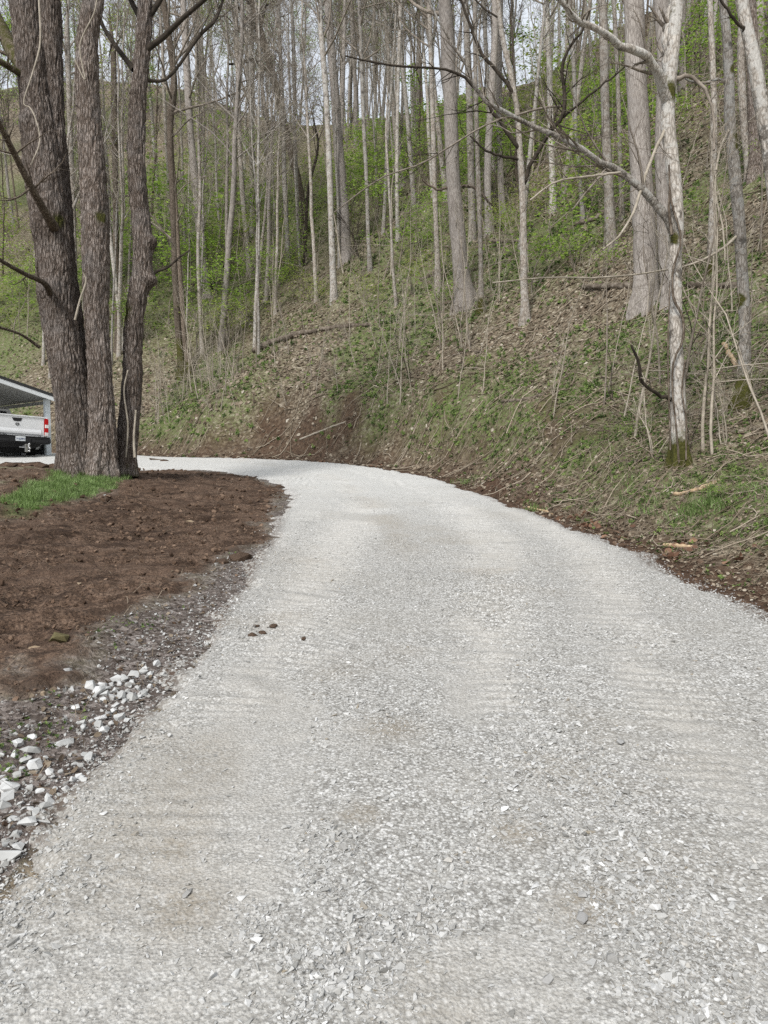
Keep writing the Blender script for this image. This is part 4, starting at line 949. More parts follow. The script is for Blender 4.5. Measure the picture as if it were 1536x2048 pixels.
SPR = [rock_proto(8, (1.05, .75, .5)) for _ in range(10)] + [rock_proto(7, (1.3, .6, .35)) for _ in range(8)]
def road_stones(n, dlo, dhi, slo, shi, pw, dens, alo=-36, ahi=37, name='loose_gravel', mat='stone'):
    x, y, d = polar(n * 2, dlo, dhi, alo, ahi)
    dr = polysd(x, y, ROAD)
    cx = np.interp(y, [0, 5, 8, 12, 17, 20, 24], [0.9, 0.75, 0.45, 0.05, -0.75, -1.9, -4.5])
    loose = fbm2(x * 1.3, y * 1.3, 95, 3); fine = fbm2(x * 5, y * 5, 96, 2)
    p = dens + 1.1 * ss(0.48, 0.68, loose) * ss(0.35, 0.6, fine) + 0.8 * ss(0.45, 0.0, dr) + 0.35 * np.exp(-((x - cx - 0.05) / 0.25) ** 2)
    q = np.array(onplane(1160, 1560)); q2 = np.array(onplane(1330, 1960)); dl, _, _, _ = seg_dist(x, y, [onplane(1090, 1470), tuple(q), onplane(1230, 1740), tuple(q2)])
    p = p + 1.3 * np.exp(-(dl / 0.13) ** 2)
    p = p * (1 - 0.85 * lanes(x, y))
    k = (dr > -0.07 - 0.25 * srng.random(len(x)) ** 3) & (srng.random(len(x)) < p)
    x, y, dr = x[k][:n], y[k][:n], dr[k][:n]
    m = len(x)
    s = slo + (shi - slo) * srng.random(m) ** pw
    z = np.maximum(road_z(x, y, dr), H(x, y)) + s * 0.08
    scl = np.stack([s, s, s], 1)
    t = np.clip(srng.normal(0.5, 0.24, m), 0, 0.97); t[srng.random(m) < 0.015] = 1
    return np.stack([x, y, z], 1), eul(m, 0.35), scl, t
def merge(sets):
    return [np.concatenate([s[i] for s in sets]) for i in range(4)]
ps = merge([road_stones(40000, 1.7, 5.0, 0.004, 0.010, 1.0, 0.45), road_stones(42000, 1.8, 9.0, 0.009, 0.026, 1.7, 0.20), road_stones(9000, 1.7, 10, 0.020, 0.052, 2.0, 0.08), road_stones(38000, 6, 26, 0.011, 0.028, 1.6, 0.4)])
V, Fl, t = scatter(SPR, *ps); stuff('loose_gravel', V, Fl, t, M['stone'])

# old weathered gravel strip beside the new stone
x, y, d = polar(60000, 2.0, 14, -36, 0)
s, dr, so_, gr_, ol_, la_, bk_ = zones(x, y)
k = (ol_ > 0.4) & (dr < -0.02) & (srng.random(len(x)) < 0.8); x, y, d = x[k], y[k], d[k]; m = len(x)
sz = 0.007 + 0.016 * srng.random(m) ** 2
M['oldstone'] = mat_stone('old_gravel_stone', [(0, (0.05, 0.038, 0.033)), (0.4, (0.11, 0.088, 0.08)), (0.8, (0.19, 0.16, 0.15)), (0.95, (0.30, 0.28, 0.26)), (1, (0.55, 0.54, 0.52))])
V, Fl, t = scatter(SPR, np.stack([x, y, H(x, y) + sz * 0.1], 1), eul(m, .4), sz, srng.random(m)); stuff('old_gravel', V, Fl, t, M['oldstone'])

x, y, d = polar(26000, 1.9, 10, -36, -5)
s, dr, so_, gr_, ol_, la_, bk_ = zones(x, y)
k = (dr < 0.02) & (ol_ > .3) & (srng.random(len(x)) < .30 * ss(-1.1, -.05, dr) + .12 * ss(.5, .65, fbm2(x * 2, y * 2, 57, 2))); x, y = x[k], y[k]; m = len(x)
sz = 0.012 + 0.032 * srng.random(m) ** 2.6
SPB = [rock_proto(8, (1, .85, .7)) for _ in range(10)]
V, Fl, t = scatter(SPB, np.stack([x, y, H(x, y) + sz * 0.15], 1), eul(m, .4), sz, srng.random(m)); stuff('stray_pebbles', V, Fl, t, M['pebble'])

# clods on the bare soil and along the scraped bank
x, y, d = polar(44000, 2.6, 26, -37, 37)
s, dr, so_, gr_, ol_, la_, bk_ = zones(x, y)
k = ((so_ > 0.5) | ((bk_ > 0.55) & (s > 0) & (srng.random(len(x)) < 0.6)) | ((ol_ > 0.4) & (dr < -0.1) & (srng.random(len(x)) < 0.12))) & (dr < 0.0)
x, y, d = x[k], y[k], d[k]; m = len(x)
sz = (0.008 + 0.06 * srng.random(m) ** 7) * np.clip(d / 7, 0.8, 1.9)
CP_ = [rock_proto(16, (1, .85, .6)) for _ in range(8)]
V, Fl, t = scatter(CP_, np.stack([x, y, H(x, y) + sz * 0.08], 1), eul(m, .6), sz, srng.random(m)); stuff('soil_clods', V, Fl, t, M['clod'], False)

# dead leaves
LP = []
for c in range(5):
    b = srng.uniform(-0.15, 0.25); kx = srng.uniform(.28, .42)
    LP.append((np.array([[0, -.5, 0.02], [kx, -.12, .10 + b], [kx * .7, .3, .08], [0, .55, b], [-kx * .7, .3, .06], [-kx, -.12, .12 - b * .5]]), np.array([[0, 1, 2, 3], [0, 3, 4, 5]])))
def on_hill(n, dlo, dhi, cond, slo, shi, alo=-36, ahi=37):
    x, y, d = polar(n, dlo, dhi, alo, ahi)
    z = zones(x, y); s, dr, so_, gr_, ol_, la_, bk_ = z
    k = cond(x, y, d, *z); x, y, d = x[k], y[k], d[k]; m = len(x)
    return x, y, d, srng.uniform(slo, shi, m)
x, y, d, sz = on_hill(170000, 5, 60, lambda x, y, d, s, dr, so_, gr_, ol_, la_, bk_: (s > 0.15) & (srng.random(len(x)) < np.clip(0.80 - 0.55 * gr_ - 0.45 * bk_, 0.12, 1)), 0.045, 0.095)
sz = sz * np.clip(d / 14, 0.5, 2.2)
V, Fl, t = scatter(LP, np.stack([x, y, H(x, y) + 0.012], 1), eul(len(x), .35), sz, np.clip(srng.beta(2.0, 1.9, len(x)), 0, 1), normals(x, y)); stuff('leaf_litter', V, Fl, t, M['litter'])
# leaf scraps on soil near the left strip
x, y, d, sz = on_hill(9000, 2.5, 18, lambda x, y, d, s, dr, so_, gr_, ol_, la_, bk_: (s < 0) & (dr < -0.05) & (srng.random(len(x)) < 0.10 + 0.5 * ol_), 0.02, 0.05)
V, Fl, t = scatter(LP, np.stack([x, y, H(x, y) + 0.008], 1), eul(len(x), .4), sz, srng.random(len(x)) * .7); stuff('leaf_scraps', V, Fl, t, M['litter'])
# russet sycamore leaves gathered at the foot of the bank
xs_, ys_ = [], []
for (u, v, n) in ((1160, 1035, 16), (1175, 1055, 14), (1365, 1095, 10), (1400, 1095, 7), (1515, 1115, 9), (1240, 1075, 8), (1340, 1120, 8), (640, 925, 14), (760, 932, 10)):
    p = hit(u, v)[0]; xs_ += list(p[0] + srng.normal(0, .14, n)); ys_ += list(p[1] + srng.normal(0, .14, n))
x, y = np.array(xs_), np.array(ys_)
V, Fl, t = scatter(LP, np.stack([x, y, H(x, y) + 0.03], 1), eul(len(x), .7), srng.uniform(.07, .13, len(x)), srng.random(len(x))); stuff('russet_leaves', V, Fl, t, M['redleaf'])

# low green herbs: rosettes of small leaves
def rosette(nl, up):
    Vs, Fs = [], []
    for k in range(nl):
        a = k * 6.283 / nl + srng.uniform(-.4, .4); l = srng.uniform(.35, .6); w = .15; e = up * srng.uniform(.5, 1.3)
        ca, sa = math.cos(a), math.sin(a)
        pts = [(0, 0, 0), (l * .55, w, l * e), (l, 0, l * e * .9), (l * .55, -w, l * e)]
        b = len(Vs); Vs += [(p[0] * ca - p[1] * sa, p[0] * sa + p[1] * ca, p[2]) for p in pts]; Fs.append([b, b + 1, b + 2, b + 3])
    return np.array(Vs, float), np.array(Fs)
HP = [rosette(6, .5), rosette(7, .9), rosette(5, .35), rosette(8, 1.3)]
def herb_cond(x, y, d, s, dr, so_, gr_, ol_, la_, bk_):
    cl = fbm2(x * 2.2, y * 2.2, 97, 3)
    return ((s > 0.3) & (srng.random(len(x)) < (gr_ * 1.0 + .10 + .35 * ss(24, 12, d)) * ss(.33, .58, cl) * (1 - .7 * bk_))) | ((s < 0) & (ol_ > .4) & (dr < -0.25) & (srng.random(len(x)) < ss(.54, .70, fbm2(x * 2.4, y * 2.4, 98, 3)) * .16))
x, y, d, sz = on_hill(150000, 3, 55, herb_cond, 0.045, 0.11)
sz = sz * np.clip(d / 15, .5, 2.0)
sz = np.where(polysd(x, y, np.array([(-30, -5), (-30, 22), (-2, 22), (0.2, 8), (-1, 2), (-1, -5)])) > 0, sz * .55, sz)
V, Fl, t = scatter(HP, np.stack([x, y, H(x, y) + 0.005], 1), eul(len(x), .3), sz, srng.random(len(x)), normals(x, y)); stuff('undergrowth', V, Fl, t, M['herb'])

# grass blades
def tuft(nb, spread=.25, lean=.5):
    Vs, Fs = [], []
    for k in range(nb):
        a = srng.uniform(0, 6.28); bx, by = srng.normal(0, spread, 2); L = srng.uniform(.6, 1.1); ln = srng.uniform(.1, lean); w = .035
        ca, sa = math.cos(a), math.sin(a); b = len(Vs)
        for f, ww in ((0, 1), (.5, .8), (1, .12)):
            r = ln * f * f * L; z = L * f * (1 - .25 * f * ln)
            for sg in (-1, 1): Vs.append((bx + r * ca - sg * w * ww * sa, by + r * sa + sg * w * ww * ca, z))
        Fs += [[b, b + 1, b + 3, b + 2], [b + 2, b + 3, b + 5, b + 4]]
    return np.array(Vs), np.array(Fs)
GP = [tuft(9, .25, .9), tuft(11, .35, 1.1), tuft(8, .3, 1.3)]
x = srng.uniform(-9.5, -3.0, 34000); y = srng.uniform(9.5, 17, 34000); z = zones(x, y)
k = srng.random(len(x)) < z[5] * ss(.30, .62, fbm2(x * 3, y * 3, 99, 2) + .1); x, y = x[k], y[k]
V, Fl, t = scatter(GP, np.stack([x, y, H(x, y)], 1), eul(len(x), .15), srng.uniform(.03, .12, len(x)) * (.5 + fbm2(x * 3, y * 3, 58, 2)), srng.random(len(x))); o = stuff('grass', V, Fl, t, M['grass'])
xs_, ys_, zs_ = [], [], []
for (u, v, n, r) in ((1405, 1012, 46, .10), (1370, 1030, 18, .14), (1440, 1005, 18, .14), (1245, 1000, 16, .2), (1060, 1022, 14, .12), (1300, 1010, 16, .2), (1500, 990, 20, .2), (930, 965, 14, .2), (860, 830, 20, .4)):
    p = hit(u, v)[0]; xs_ += list(p[0] + srng.normal(0, r, n)); ys_ += list(p[1] + srng.normal(0, r, n))
x, y = np.array(xs_), np.array(ys_)
V, Fl, t = scatter(GP, np.stack([x, y, H(x, y)], 1), eul(len(x), .2), srng.uniform(.06, .17, len(x)), srng.random(len(x))); stuff('grass', V, Fl, t, M['grass'])

# dry stalks and dead grass hanging on the bank
def stalk(c):
    pts = []; w = .009
    for f in (0, .35, .7, 1): pts.append((f, c * math.sin(f * 2.5) * .3, .35 * math.sin(f * 3.0) * (1 - .2 * c)))
    Vs = []; 
    for p in pts: Vs += [(p[0], p[1] - w, p[2]), (p[0], p[1] + w, p[2] + w * .5)]
    return np.array(Vs, float), np.array([[0, 1, 3, 2], [2, 3, 5, 4], [4, 5, 7, 6]])
TP = [stalk(c) for c in (-1, -.4, .3, .8, 1.2)]
x, y, d, sz = on_hill(120000, 5, 45, lambda x, y, d, s, dr, so_, gr_, ol_, la_, bk_: (s > 0.25) & (srng.random(len(x)) < np.clip(ss(4.5, 1.5, s) * (0.12 + 1.3 * ss(.42, .60, fbm2(x * .9, y * .9, 88, 2)) * ss(7, 14, d)) + .12, 0, 1)), .12, .38)
V, Fl, t = scatter(TP, np.stack([x, y, H(x, y) + 0.01], 1), eul(len(x), .35), sz * np.clip(d / 15, .3, 1), np.clip(srng.normal(.33, .22, len(x)), 0, 1), normals(x, y)); stuff('dead_grass', V, Fl, t, M['straw'])
# roots and straw on soil
x, y, d, sz = on_hill(7000, 3, 20, lambda x, y, d, s, dr, so_, gr_, ol_, la_, bk_: (s < 0) & (dr < -0.1) & (srng.random(len(x)) < .12), .07, .25)
V, Fl, t = scatter(TP, np.stack([x, y, H(x, y) + 0.01], 1), eul(len(x), .2), sz, srng.random(len(x)) * .8); stuff('dead_roots', V, Fl, t, M['straw'])

# ------------------------------------------------------------------ fallen sticks lying everywhere on the slope
x, y, d = polar(5200, 5, 50); s, dr, *_r = zones(x, y); k = s > 0.4; x, y, d = x[k], y[k], d[k]; m = len(x)
a = srng.uniform(0, 6.28, m); L = srng.uniform(.3, 1.5, m) * np.clip(d / 14, .35, 1); P6 = 5
pts = np.empty((m, P6, 3))
for j in range(P6):
    f = j / (P6 - 1) - .5; px = x + np.cos(a) * L * f + srng.normal(0, .03, m); py = y + np.sin(a) * L * f + srng.normal(0, .03, m)
    pts[:, j] = np.stack([px, py, H(px, py) + .02 + srng.random(m) * .05], 1)
rad = np.repeat((srng.uniform(.004, .014, m) * np.clip(d / 15, .4, 1.6))[:, None], P6, 1) * np.linspace(1, .5, P6)[None]
V, Fq = tubes(pts, rad, 4); stuff('fallen_twigs', V, [Fq], np.repeat(srng.random(m), P6 * 4), M['straw'])

# ------------------------------------------------------------------ bare saplings (brush)
def sapling_variant(seed, Ht, r, stems, mat, bend=.12):
    r_ = np.random.default_rng(seed); Vs, Fs = [], []
    P_ = 12; st = np.empty((stems, P_, 3)); rd = np.empty((stems, P_))
    for k in range(stems):
        a = r_.uniform(0, 6.28); dd = np.array([math.cos(a) * .15 * (stems > 1), math.sin(a) * .15 * (stems > 1), 1.0]); p = np.array([r_.normal() * .04, r_.normal() * .04, -.1]); h = Ht * r_.uniform(.6, 1.05)
        for j in range(P_):
            st[k, j] = p; dd = dd + r_.normal(size=3) * bend; dd[2] = max(dd[2], .5); dd /= np.linalg.norm(dd); p = p + dd * h / (P_ - 1)
        rd[k] = r * (1 - np.linspace(0, .85, P_)) * r_.uniform(.7, 1.1)
    L1, R1 = level(st, rd, 9, .2, 1, (25, 70), (.12, .38), 6, .55, .4, .16, .004, r_); L2, R2 = level(L1, R1, 4, .2, 1, (25, 65), (.3, .7), 4, .7, .3, .18, .003, r_)
    v0, f0 = tubes(st, rd, 6); v1, f1 = tubes(L1, R1, 4); v2, f2 = tubes(L2, R2, 3)
    return bark_mesh('sapling_stem', [v0], [f0], mat), bark_mesh('sapling_crown', [v1, v2], [f1, f2], mat), L2
SV = [sapling_variant(1, 3.2, .014, 1, M['paletwig']), sapling_variant(2, 2.2, .010, 3, M['paletwig'], .16), sapling_variant(3, 4.5, .022, 1, M['twig'], .08), sapling_variant(4, 1.8, .009, 4, M['twig'], .2), sapling_variant(5, 3.0, .013, 2, M['darktwig'], .15), sapling_variant(6, 5.5, .028, 1, M['paletwig'], .07), sapling_variant(7, 1.3, .007, 5, M['paletwig'], .25)]
SL = ['thin pale bare sapling', 'pale three-stemmed bare shrub', 'grey-brown bare sapling', 'low tangled many-stemmed bare shrub', 'dark crooked bare shrub', 'tall pale bare sapling', 'knee-high pale bare shrub']
SLn = [n.split()[-1] for n in SL]
def place_sap(n, dlo, dhi, alo, ahi, zone, smin, wts, sc_=(.7, 1.25)):
    k = 0; tr = 0
    while k < n and tr < n * 30:
        tr += 1; d = math.exp(srng.uniform(math.log(dlo), math.log(dhi))); a = math.radians(srng.uniform(alo, ahi)); x, y = d * math.sin(a), d * math.cos(a)
        dd, sd, _, _ = seg_dist(np.array([x]), np.array([y]), BASE); s = dd[0] * sd[0]
        if s < smin: continue
        z = float(H(np.array([x]), np.array([y]), False)[0]); vi = srng.choice(len(SV), p=wts)
        o = empty('bare_' + SLn[vi], (x, y, z)); q = srng.uniform(*sc_); o.scale = (q, q, q); o.rotation_euler = (srng.normal() * .1, srng.normal() * .1, srng.uniform(0, 6.28))
        link('stem', SV[vi][0], o); link('crown', SV[vi][1], o)
        lb = SL[vi] + ' ' + zone; tag(o, lb, SLn[vi], lb.replace('sapling', 'saplings').replace('shrub', 'shrubs')); k += 1
place_sap(30, 9.5, 18, 9, 28, 'on the near right bank', 1.9, [.22, .14, .12, .14, .12, .14, .12])
place_sap(68, 20, 32, -12, 9, 'on the slope straight behind the driveway bend', 1.8, [.26, .14, .18, .10, .08, .2, .04])
place_sap(58, 22, 38, -34, -11, 'on the slope behind the maples', 1.8, [.2, .14, .2, .12, .08, .22, .04])
place_sap(50, 18, 40, 2, 30, 'among the trunks on the right slope', 6, [.24, .12, .2, .10, .1, .22, .02])
place_sap(90, 34, 55, -28, 24, 'higher up the wooded slope', 8, [.2, .08, .27, .05, .1, .3, 0], (1.2, 2.2))

# ------------------------------------------------------------------ leafy understory
def leafy_variant(seed, Ht, nleaf, sz, mat_, lay=True):
    r_ = np.random.default_rng(seed); a, b, L2 = sapling_variant(seed, Ht, .016, 2 if lay else 4, M['twig'], .12)
    pts = L2.reshape(-1, 3); pts = pts[pts[:, 2] > Ht * .3]; pts = pts * np.array([[1.35, 1.35, 1]]); cl = pts[r_.integers(0, len(pts), nleaf // 14)]
    p = np.repeat(cl, 7, 0) + r_.normal(size=(len(cl) * 7, 3)) * np.array([[.26, .26, .07]])
    v, f, t = leafquads(p, sz, flat=.35)
    return a, b, raw_mesh('leafy_leaves', v, f, False, {'tint': t}, [M[mat_]])
LV = [leafy_variant(21, 3.2, 1000, .075, 'bright'), leafy_variant(22, 2.6, 800, .07, 'bright'), leafy_variant(23, 3.6, 700, .075, 'bright'), leafy_variant(24, 2.4, 700, .075, 'yellowgreen'), leafy_variant(25, 1.5, 600, .07, 'bright', False), leafy_variant(26, 3.4, 500, .07, 'yellowgreen')]
LVH = [3.2, 2.6, 3.6, 2.4, 1.5, 3.4]
LL = ['wide bright green leafed sapling', 'rounded bright green leafed sapling', 'tall loose bright green sapling', 'small yellow-green budding sapling', 'low bright green leafy shrub', 'tall airy yellow-green budding sapling']
leafy = [(350, 560, 250, 0), (400, 575, 270, 0), (440, 545, 260, 2), (480, 520, 300, 1), (385, 640, 400, 1), (340, 650, 420, 0), (430, 600, 400, 0), (300, 600, 330, 2), (520, 500, 320, 1), (250, 620, 400, 1), (560, 460, 240, 5), (620, 440, 250, 5), (600, 500, 380, 1), (735, 470, 240, 0), (700, 480, 330, 1),
         (765, 560, 330, 2), (825, 520, 350, 0), (845, 480, 270, 2), (885, 470, 330, 1), (905, 520, 400, 1), (640, 610, 530, 3), (735, 600, 520, 3), (1100, 545, 450, 4), (1150, 545, 430, 4), (1205, 550, 460, 4), (1290, 530, 440, 1), (1000, 400, 240, 2), (960, 420, 260, 1), (1185, 350, 150, 0), (1130, 330, 120, 2),
         (1090, 330, 60, 5), (1155, 300, 30, 2), (1365, 300, 190, 1), (1490, 345, 240, 0), (1530, 350, 230, 1), (1062, 440, 330, 3), (1345, 560, 480, 4), (1450, 420, 320, 2), (470, 440, 200, 2), (410, 450, 220, 0), (500, 430, 230, 5), (330, 480, 230, 5), (150, 520, 330, 2), (250, 500, 330, 1), (20, 520, 380, 3), (60, 620, 520, 3),
         (680, 400, 230, 1), (780, 420, 250, 0), (640, 380, 220, 2), (860, 400, 220, 5), (1220, 400, 250, 2), (1390, 450, 360, 1), (820, 590, 480, 3), (880, 620, 540, 4), (560, 570, 480, 4), (490, 600, 500, 4), (1040, 520, 400, 1), (1000, 480, 360, 3), (360, 400, 180, 5), (590, 340, 180, 5), (740, 350, 200, 1), (920, 340, 180, 0), (1260, 330, 180, 2), (1440, 1000, 950, 4), (950, 740, 700, 4), (1250, 880, 830, 4)]
for (u, v, vt, vi) in leafy:
    h_ = hit(u, v)
    if not h_: continue
    p, t = h_; hh = (v - vt) / F * t; q = hh / LVH[vi]; q = min(q, 3.2)
    zone = 'left of the pale twins' if u < 640 else ('between pale twins and black-limbed tree' if u < 1040 else 'right of the black-limbed tree')
    hz = ' low down ' if v > 540 else (' mid slope ' if v > 430 else ' high up ')
    if u < 310: zone = 'behind the maples'
    for rep in range(2 if vi in (3, 5) else 1):
        pp = p.copy()
        if rep: pp[0] += srng.normal() * hh * .5; pp[1] += srng.normal() * hh * .4; pp[2] = float(H(pp[:1], pp[1:2], False)[0])
        o = empty('leafy_shrub' if vi == 4 else 'leafy_sapling', pp, srng.uniform(0, 6.28)); o.scale = (q * 1.15, q * 1.15, q)
        link('stem', LV[vi][0], o); link('crown', LV[vi][1], o); link('leaves', LV[vi][2], o)
        lb = LL[vi] + hz + zone; tag(o, lb, 'shrub' if vi == 4 else 'sapling', lb.replace('sapling', 'saplings').replace('shrub', 'shrubs'))

def more_leafy(n, dlo, dhi, alo, ahi, zone, wts):
    k = 0; tr_ = 0
    while k < n and tr_ < n * 30:
        tr_ += 1; d = srng.uniform(dlo, dhi); a = math.radians(srng.uniform(alo, ahi)); x, y = d * math.sin(a), d * math.cos(a)
        dd, sd, _, _ = seg_dist(np.array([x]), np.array([y]), BASE)
        if dd[0] * sd[0] < 7 or vn2(np.array([x * .12]), np.array([y * .12]), 66)[0] < .38: continue
        z = float(H(np.array([x]), np.array([y]), False)[0]); vi = int(srng.choice(6, p=wts)); q = srng.uniform(.8, 1.9)
        o = empty('leafy_shrub' if vi == 4 else 'leafy_sapling', (x, y, z), srng.uniform(0, 6.28)); o.scale = (q * 1.2, q * 1.2, q)
        link('stem', LV[vi][0], o); link('crown', LV[vi][1], o); link('leaves', LV[vi][2], o)
        lb = LL[vi] + ' ' + zone; tag(o, lb, 'shrub' if vi == 4 else 'sapling', lb.replace('sapling', 'saplings').replace('shrub', 'shrubs')); k += 1
more_leafy(44, 28, 60, -29, -3, 'among far trunks, left side of the slope', [.22, .14, .2, .18, .06, .2])
more_leafy(28, 32, 58, -3, 11, 'among far trunks straight above the bend', [.2, .1, .2, .2, .06, .24])
more_leafy(26, 26, 54, 11, 29, 'among far trunks, right side of the slope', [.2, .12, .2, .16, .12, .2])
# ------------------------------------------------------------------ rocks, logs, sticks
grng = np.random.default_rng(31); rng = np.random.default_rng(32)
def rock_mesh(name, size, flat, mat, n=12, sub=False):
    p = grng.normal(size=(n, 3)); p /= np.linalg.norm(p, axis=1)[:, None]; p *= grng.uniform(.8, 1.05, (n, 1)) * np.array(flat)
    v, f = hull(p * size / 2)
    me = raw_mesh(name, v, [f], False, {'tint': np.full(len(v), grng.random())}, [mat])
    if sub:
        bm = bmesh.new(); bm.from_mesh(me); bmesh.ops.bevel(bm, geom=list(bm.edges), offset=size * .018, segments=1, affect='EDGES', profile=.5); bm.to_mesh(me); bm.free()
        if 'tint' not in me.attributes: pass
    return me
WR = [(18, 1718, 36), (12, 1690, 17), (37, 1695, 23), (32, 1672, 20), (53, 1656, 32), (70, 1636, 22), (88, 1626, 22), (72, 1620, 11), (59, 1621, 17), (97, 1610, 24), (95, 1596, 16), (8, 1616, 24), (20, 1580, 34), (15, 1598, 28), (63, 1577, 17), (162, 1568, 20), (145, 1562, 15), (157, 1555, 17), (167, 1580, 12), (35, 1553, 17), (8, 1567, 16), (70, 1536, 32), (100, 1547, 16), (53, 1523, 20), (33, 1511, 18), (63, 1506, 30), (35, 1490, 22), (2, 1513, 12), (130, 1488, 27), (183, 1518, 22), (169, 1512, 14), (65, 1476, 15), (210, 1462, 20), (197, 1451, 18), (166, 1456, 14), (203, 1439, 22), (163, 1447, 18), (183, 1444, 12), (238, 1437, 22), (254, 1441, 12), (228, 1424, 14), (215, 1430, 14), (230, 1412, 14), (153, 1418, 19), (186, 1378, 28), (197, 1387, 22), (212, 1379, 16), (210, 1391, 18), (208, 1402, 14), (230, 1384, 18), (238, 1370, 14), (233, 1361, 20), (248, 1361, 18), (267, 1354, 22), (290, 1347, 18), (290, 1339, 12), (313, 1330, 18), (287, 1390, 18), (267, 1398, 24), (248, 1405, 16), (145, 1382, 16), (265, 1367, 14), (418, 1278, 9), (412, 1288, 10), (222, 1372, 13), (300, 1350, 12), (275, 1380, 14), (255, 1385, 13), (190, 1395, 13), (45, 1540, 12), (118, 1598, 12), (110, 1580, 11), (240, 1395, 20), (222, 1398, 17), (258, 1372, 15), (280, 1395, 14), (205, 1372, 16), (178, 1400, 13), (300, 1375, 12), (325, 1352, 11), (90, 1520, 14), (15, 1540, 16), (120, 1545, 13), (80, 1585, 15), (42, 1610, 14), (150, 1530, 12), (25, 1640, 18), (215, 1480, 12)]
special = {0: 'largest white limestone chunk, at the very left edge of the gravel', 4: 'big faceted white rock in the line of rocks bordering the gravel, next to the largest', 12: 'broad white rock on dark soil at the left edge of the frame', 21: 'low pyramid-shaped white rock alone on the dark strip', 25: 'long flat white stone sliver on the dark strip', 28: 'long greyish stone by itself on the old dark gravel', 29: 'bluish white rock at the lip of the new gravel', 44: 'tall upright white rock at the head of the upper rock heap', 56: 'topmost single white rock above the upper heap', 52: 'pale rock end stone of the upper heap', 43: 'tan-sided white rock alone left of the scattered rocks', 15: 'bluish rock touching the gravel edge below the scattered rocks', 62: 'small white pebble at the gravel edge far above the rock heap', 60: 'dull white rock sitting alone left of the upper heap'}
for i, (u, v, w) in enumerate(WR):
    p, t = hit(u, v); sz = w / F * t * (1.3 + .25 * grng.random())
    me = rock_mesh('white_rock', sz, (1, .85, .72) if i not in (25, 28) else (1.3, .6, .4), M['white_rock'])
    zz = max(p[2], float(road_z(p[:1], p[1:2], polysd(p[:1], p[1:2], ROAD))[0]) if polysd(p[:1], p[1:2], ROAD)[0] > -.1 else -9)
    o = link('white_rock', me, None, (p[0], p[1], zz + sz * .10)); o.rotation_euler = (grng.normal() * .3, grng.normal() * .3, grng.uniform(0, 6.28))
    if i in special: tag(o, special[i], 'rock', 'white rocks along the gravel edge')
    elif v > 1550: tag(o, 'white limestone rock in the lowest line of rocks edging the gravel', 'rock', 'lowest line of white rocks')
    elif v > 1410: tag(o, 'white limestone rock scattered on the dark strip between rock line and heap', 'rock', 'white rocks scattered on the dark strip')
    else: tag(o, 'white limestone rock in the upper heap beside the bare soil', 'rock', 'upper heap of white rocks')
M['mossrock'] = mat_stone('moss_stained_rock', [(0, (0.08, 0.075, 0.03)), (0.5, (0.11, 0.10, 0.045)), (1, (0.14, 0.12, 0.06))], 14)
M['tanrock'] = mat_stone('tan_sandstone', [(0, (0.27, 0.20, 0.13)), (0.5, (0.32, 0.25, 0.17)), (1, (0.36, 0.28, 0.2))], 14)
M['greyrock'] = mat_stone('grey_rock', [(0, (0.28, 0.275, 0.26)), (0.5, (0.36, 0.355, 0.345)), (1, (0.42, 0.42, 0.41))], 14)
for nm, u, v, w, fl, mt, lb in (('rock', 120, 1282, 48, (1, .8, .6), 'mossrock', 'olive moss-stained rock half buried in the bare brown soil'), ('rock', 72, 1302, 38, (1, .8, .4), 'tanrock', 'flat tan rock in the bare soil just below the mossy rock'), ('rock', 135, 1345, 26, (1, .8, .6), 'greyrock', 'dull grey rock at the rim of the bare soil above the white heap'),
      ('rock', 86, 1390, 20, (1, .8, .6), 'tanrock', 'tan rock beside small green plants at the rim of the bare soil'), ('rock', 210, 992, 9, (1, .8, .6), 'white_rock', 'tiny white stone on bare soil below the grass patch'), ('rock', 158, 1168, 12, (1, .8, .6), 'tanrock', 'small tan stone in the middle of the bare soil'),
      ('rock', 390, 1172, 10, (1, .8, .6), 'greyrock', 'small grey stone on the old gravel near the far end of the strip'), ('rock', 380, 1044, 14, (1.3, .6, .4), 'tanrock', 'flat pinkish stone on the bare soil toward the bend')):
    p, t = hit(u, v); sz = w / F * t
    o = link(nm, rock_mesh('rock', sz, fl, M[mt], 15), None, (p[0], p[1], p[2] + sz * .12)); o.rotation_euler = (0, 0, grng.uniform(0, 6)); tag(o, lb, 'rock')
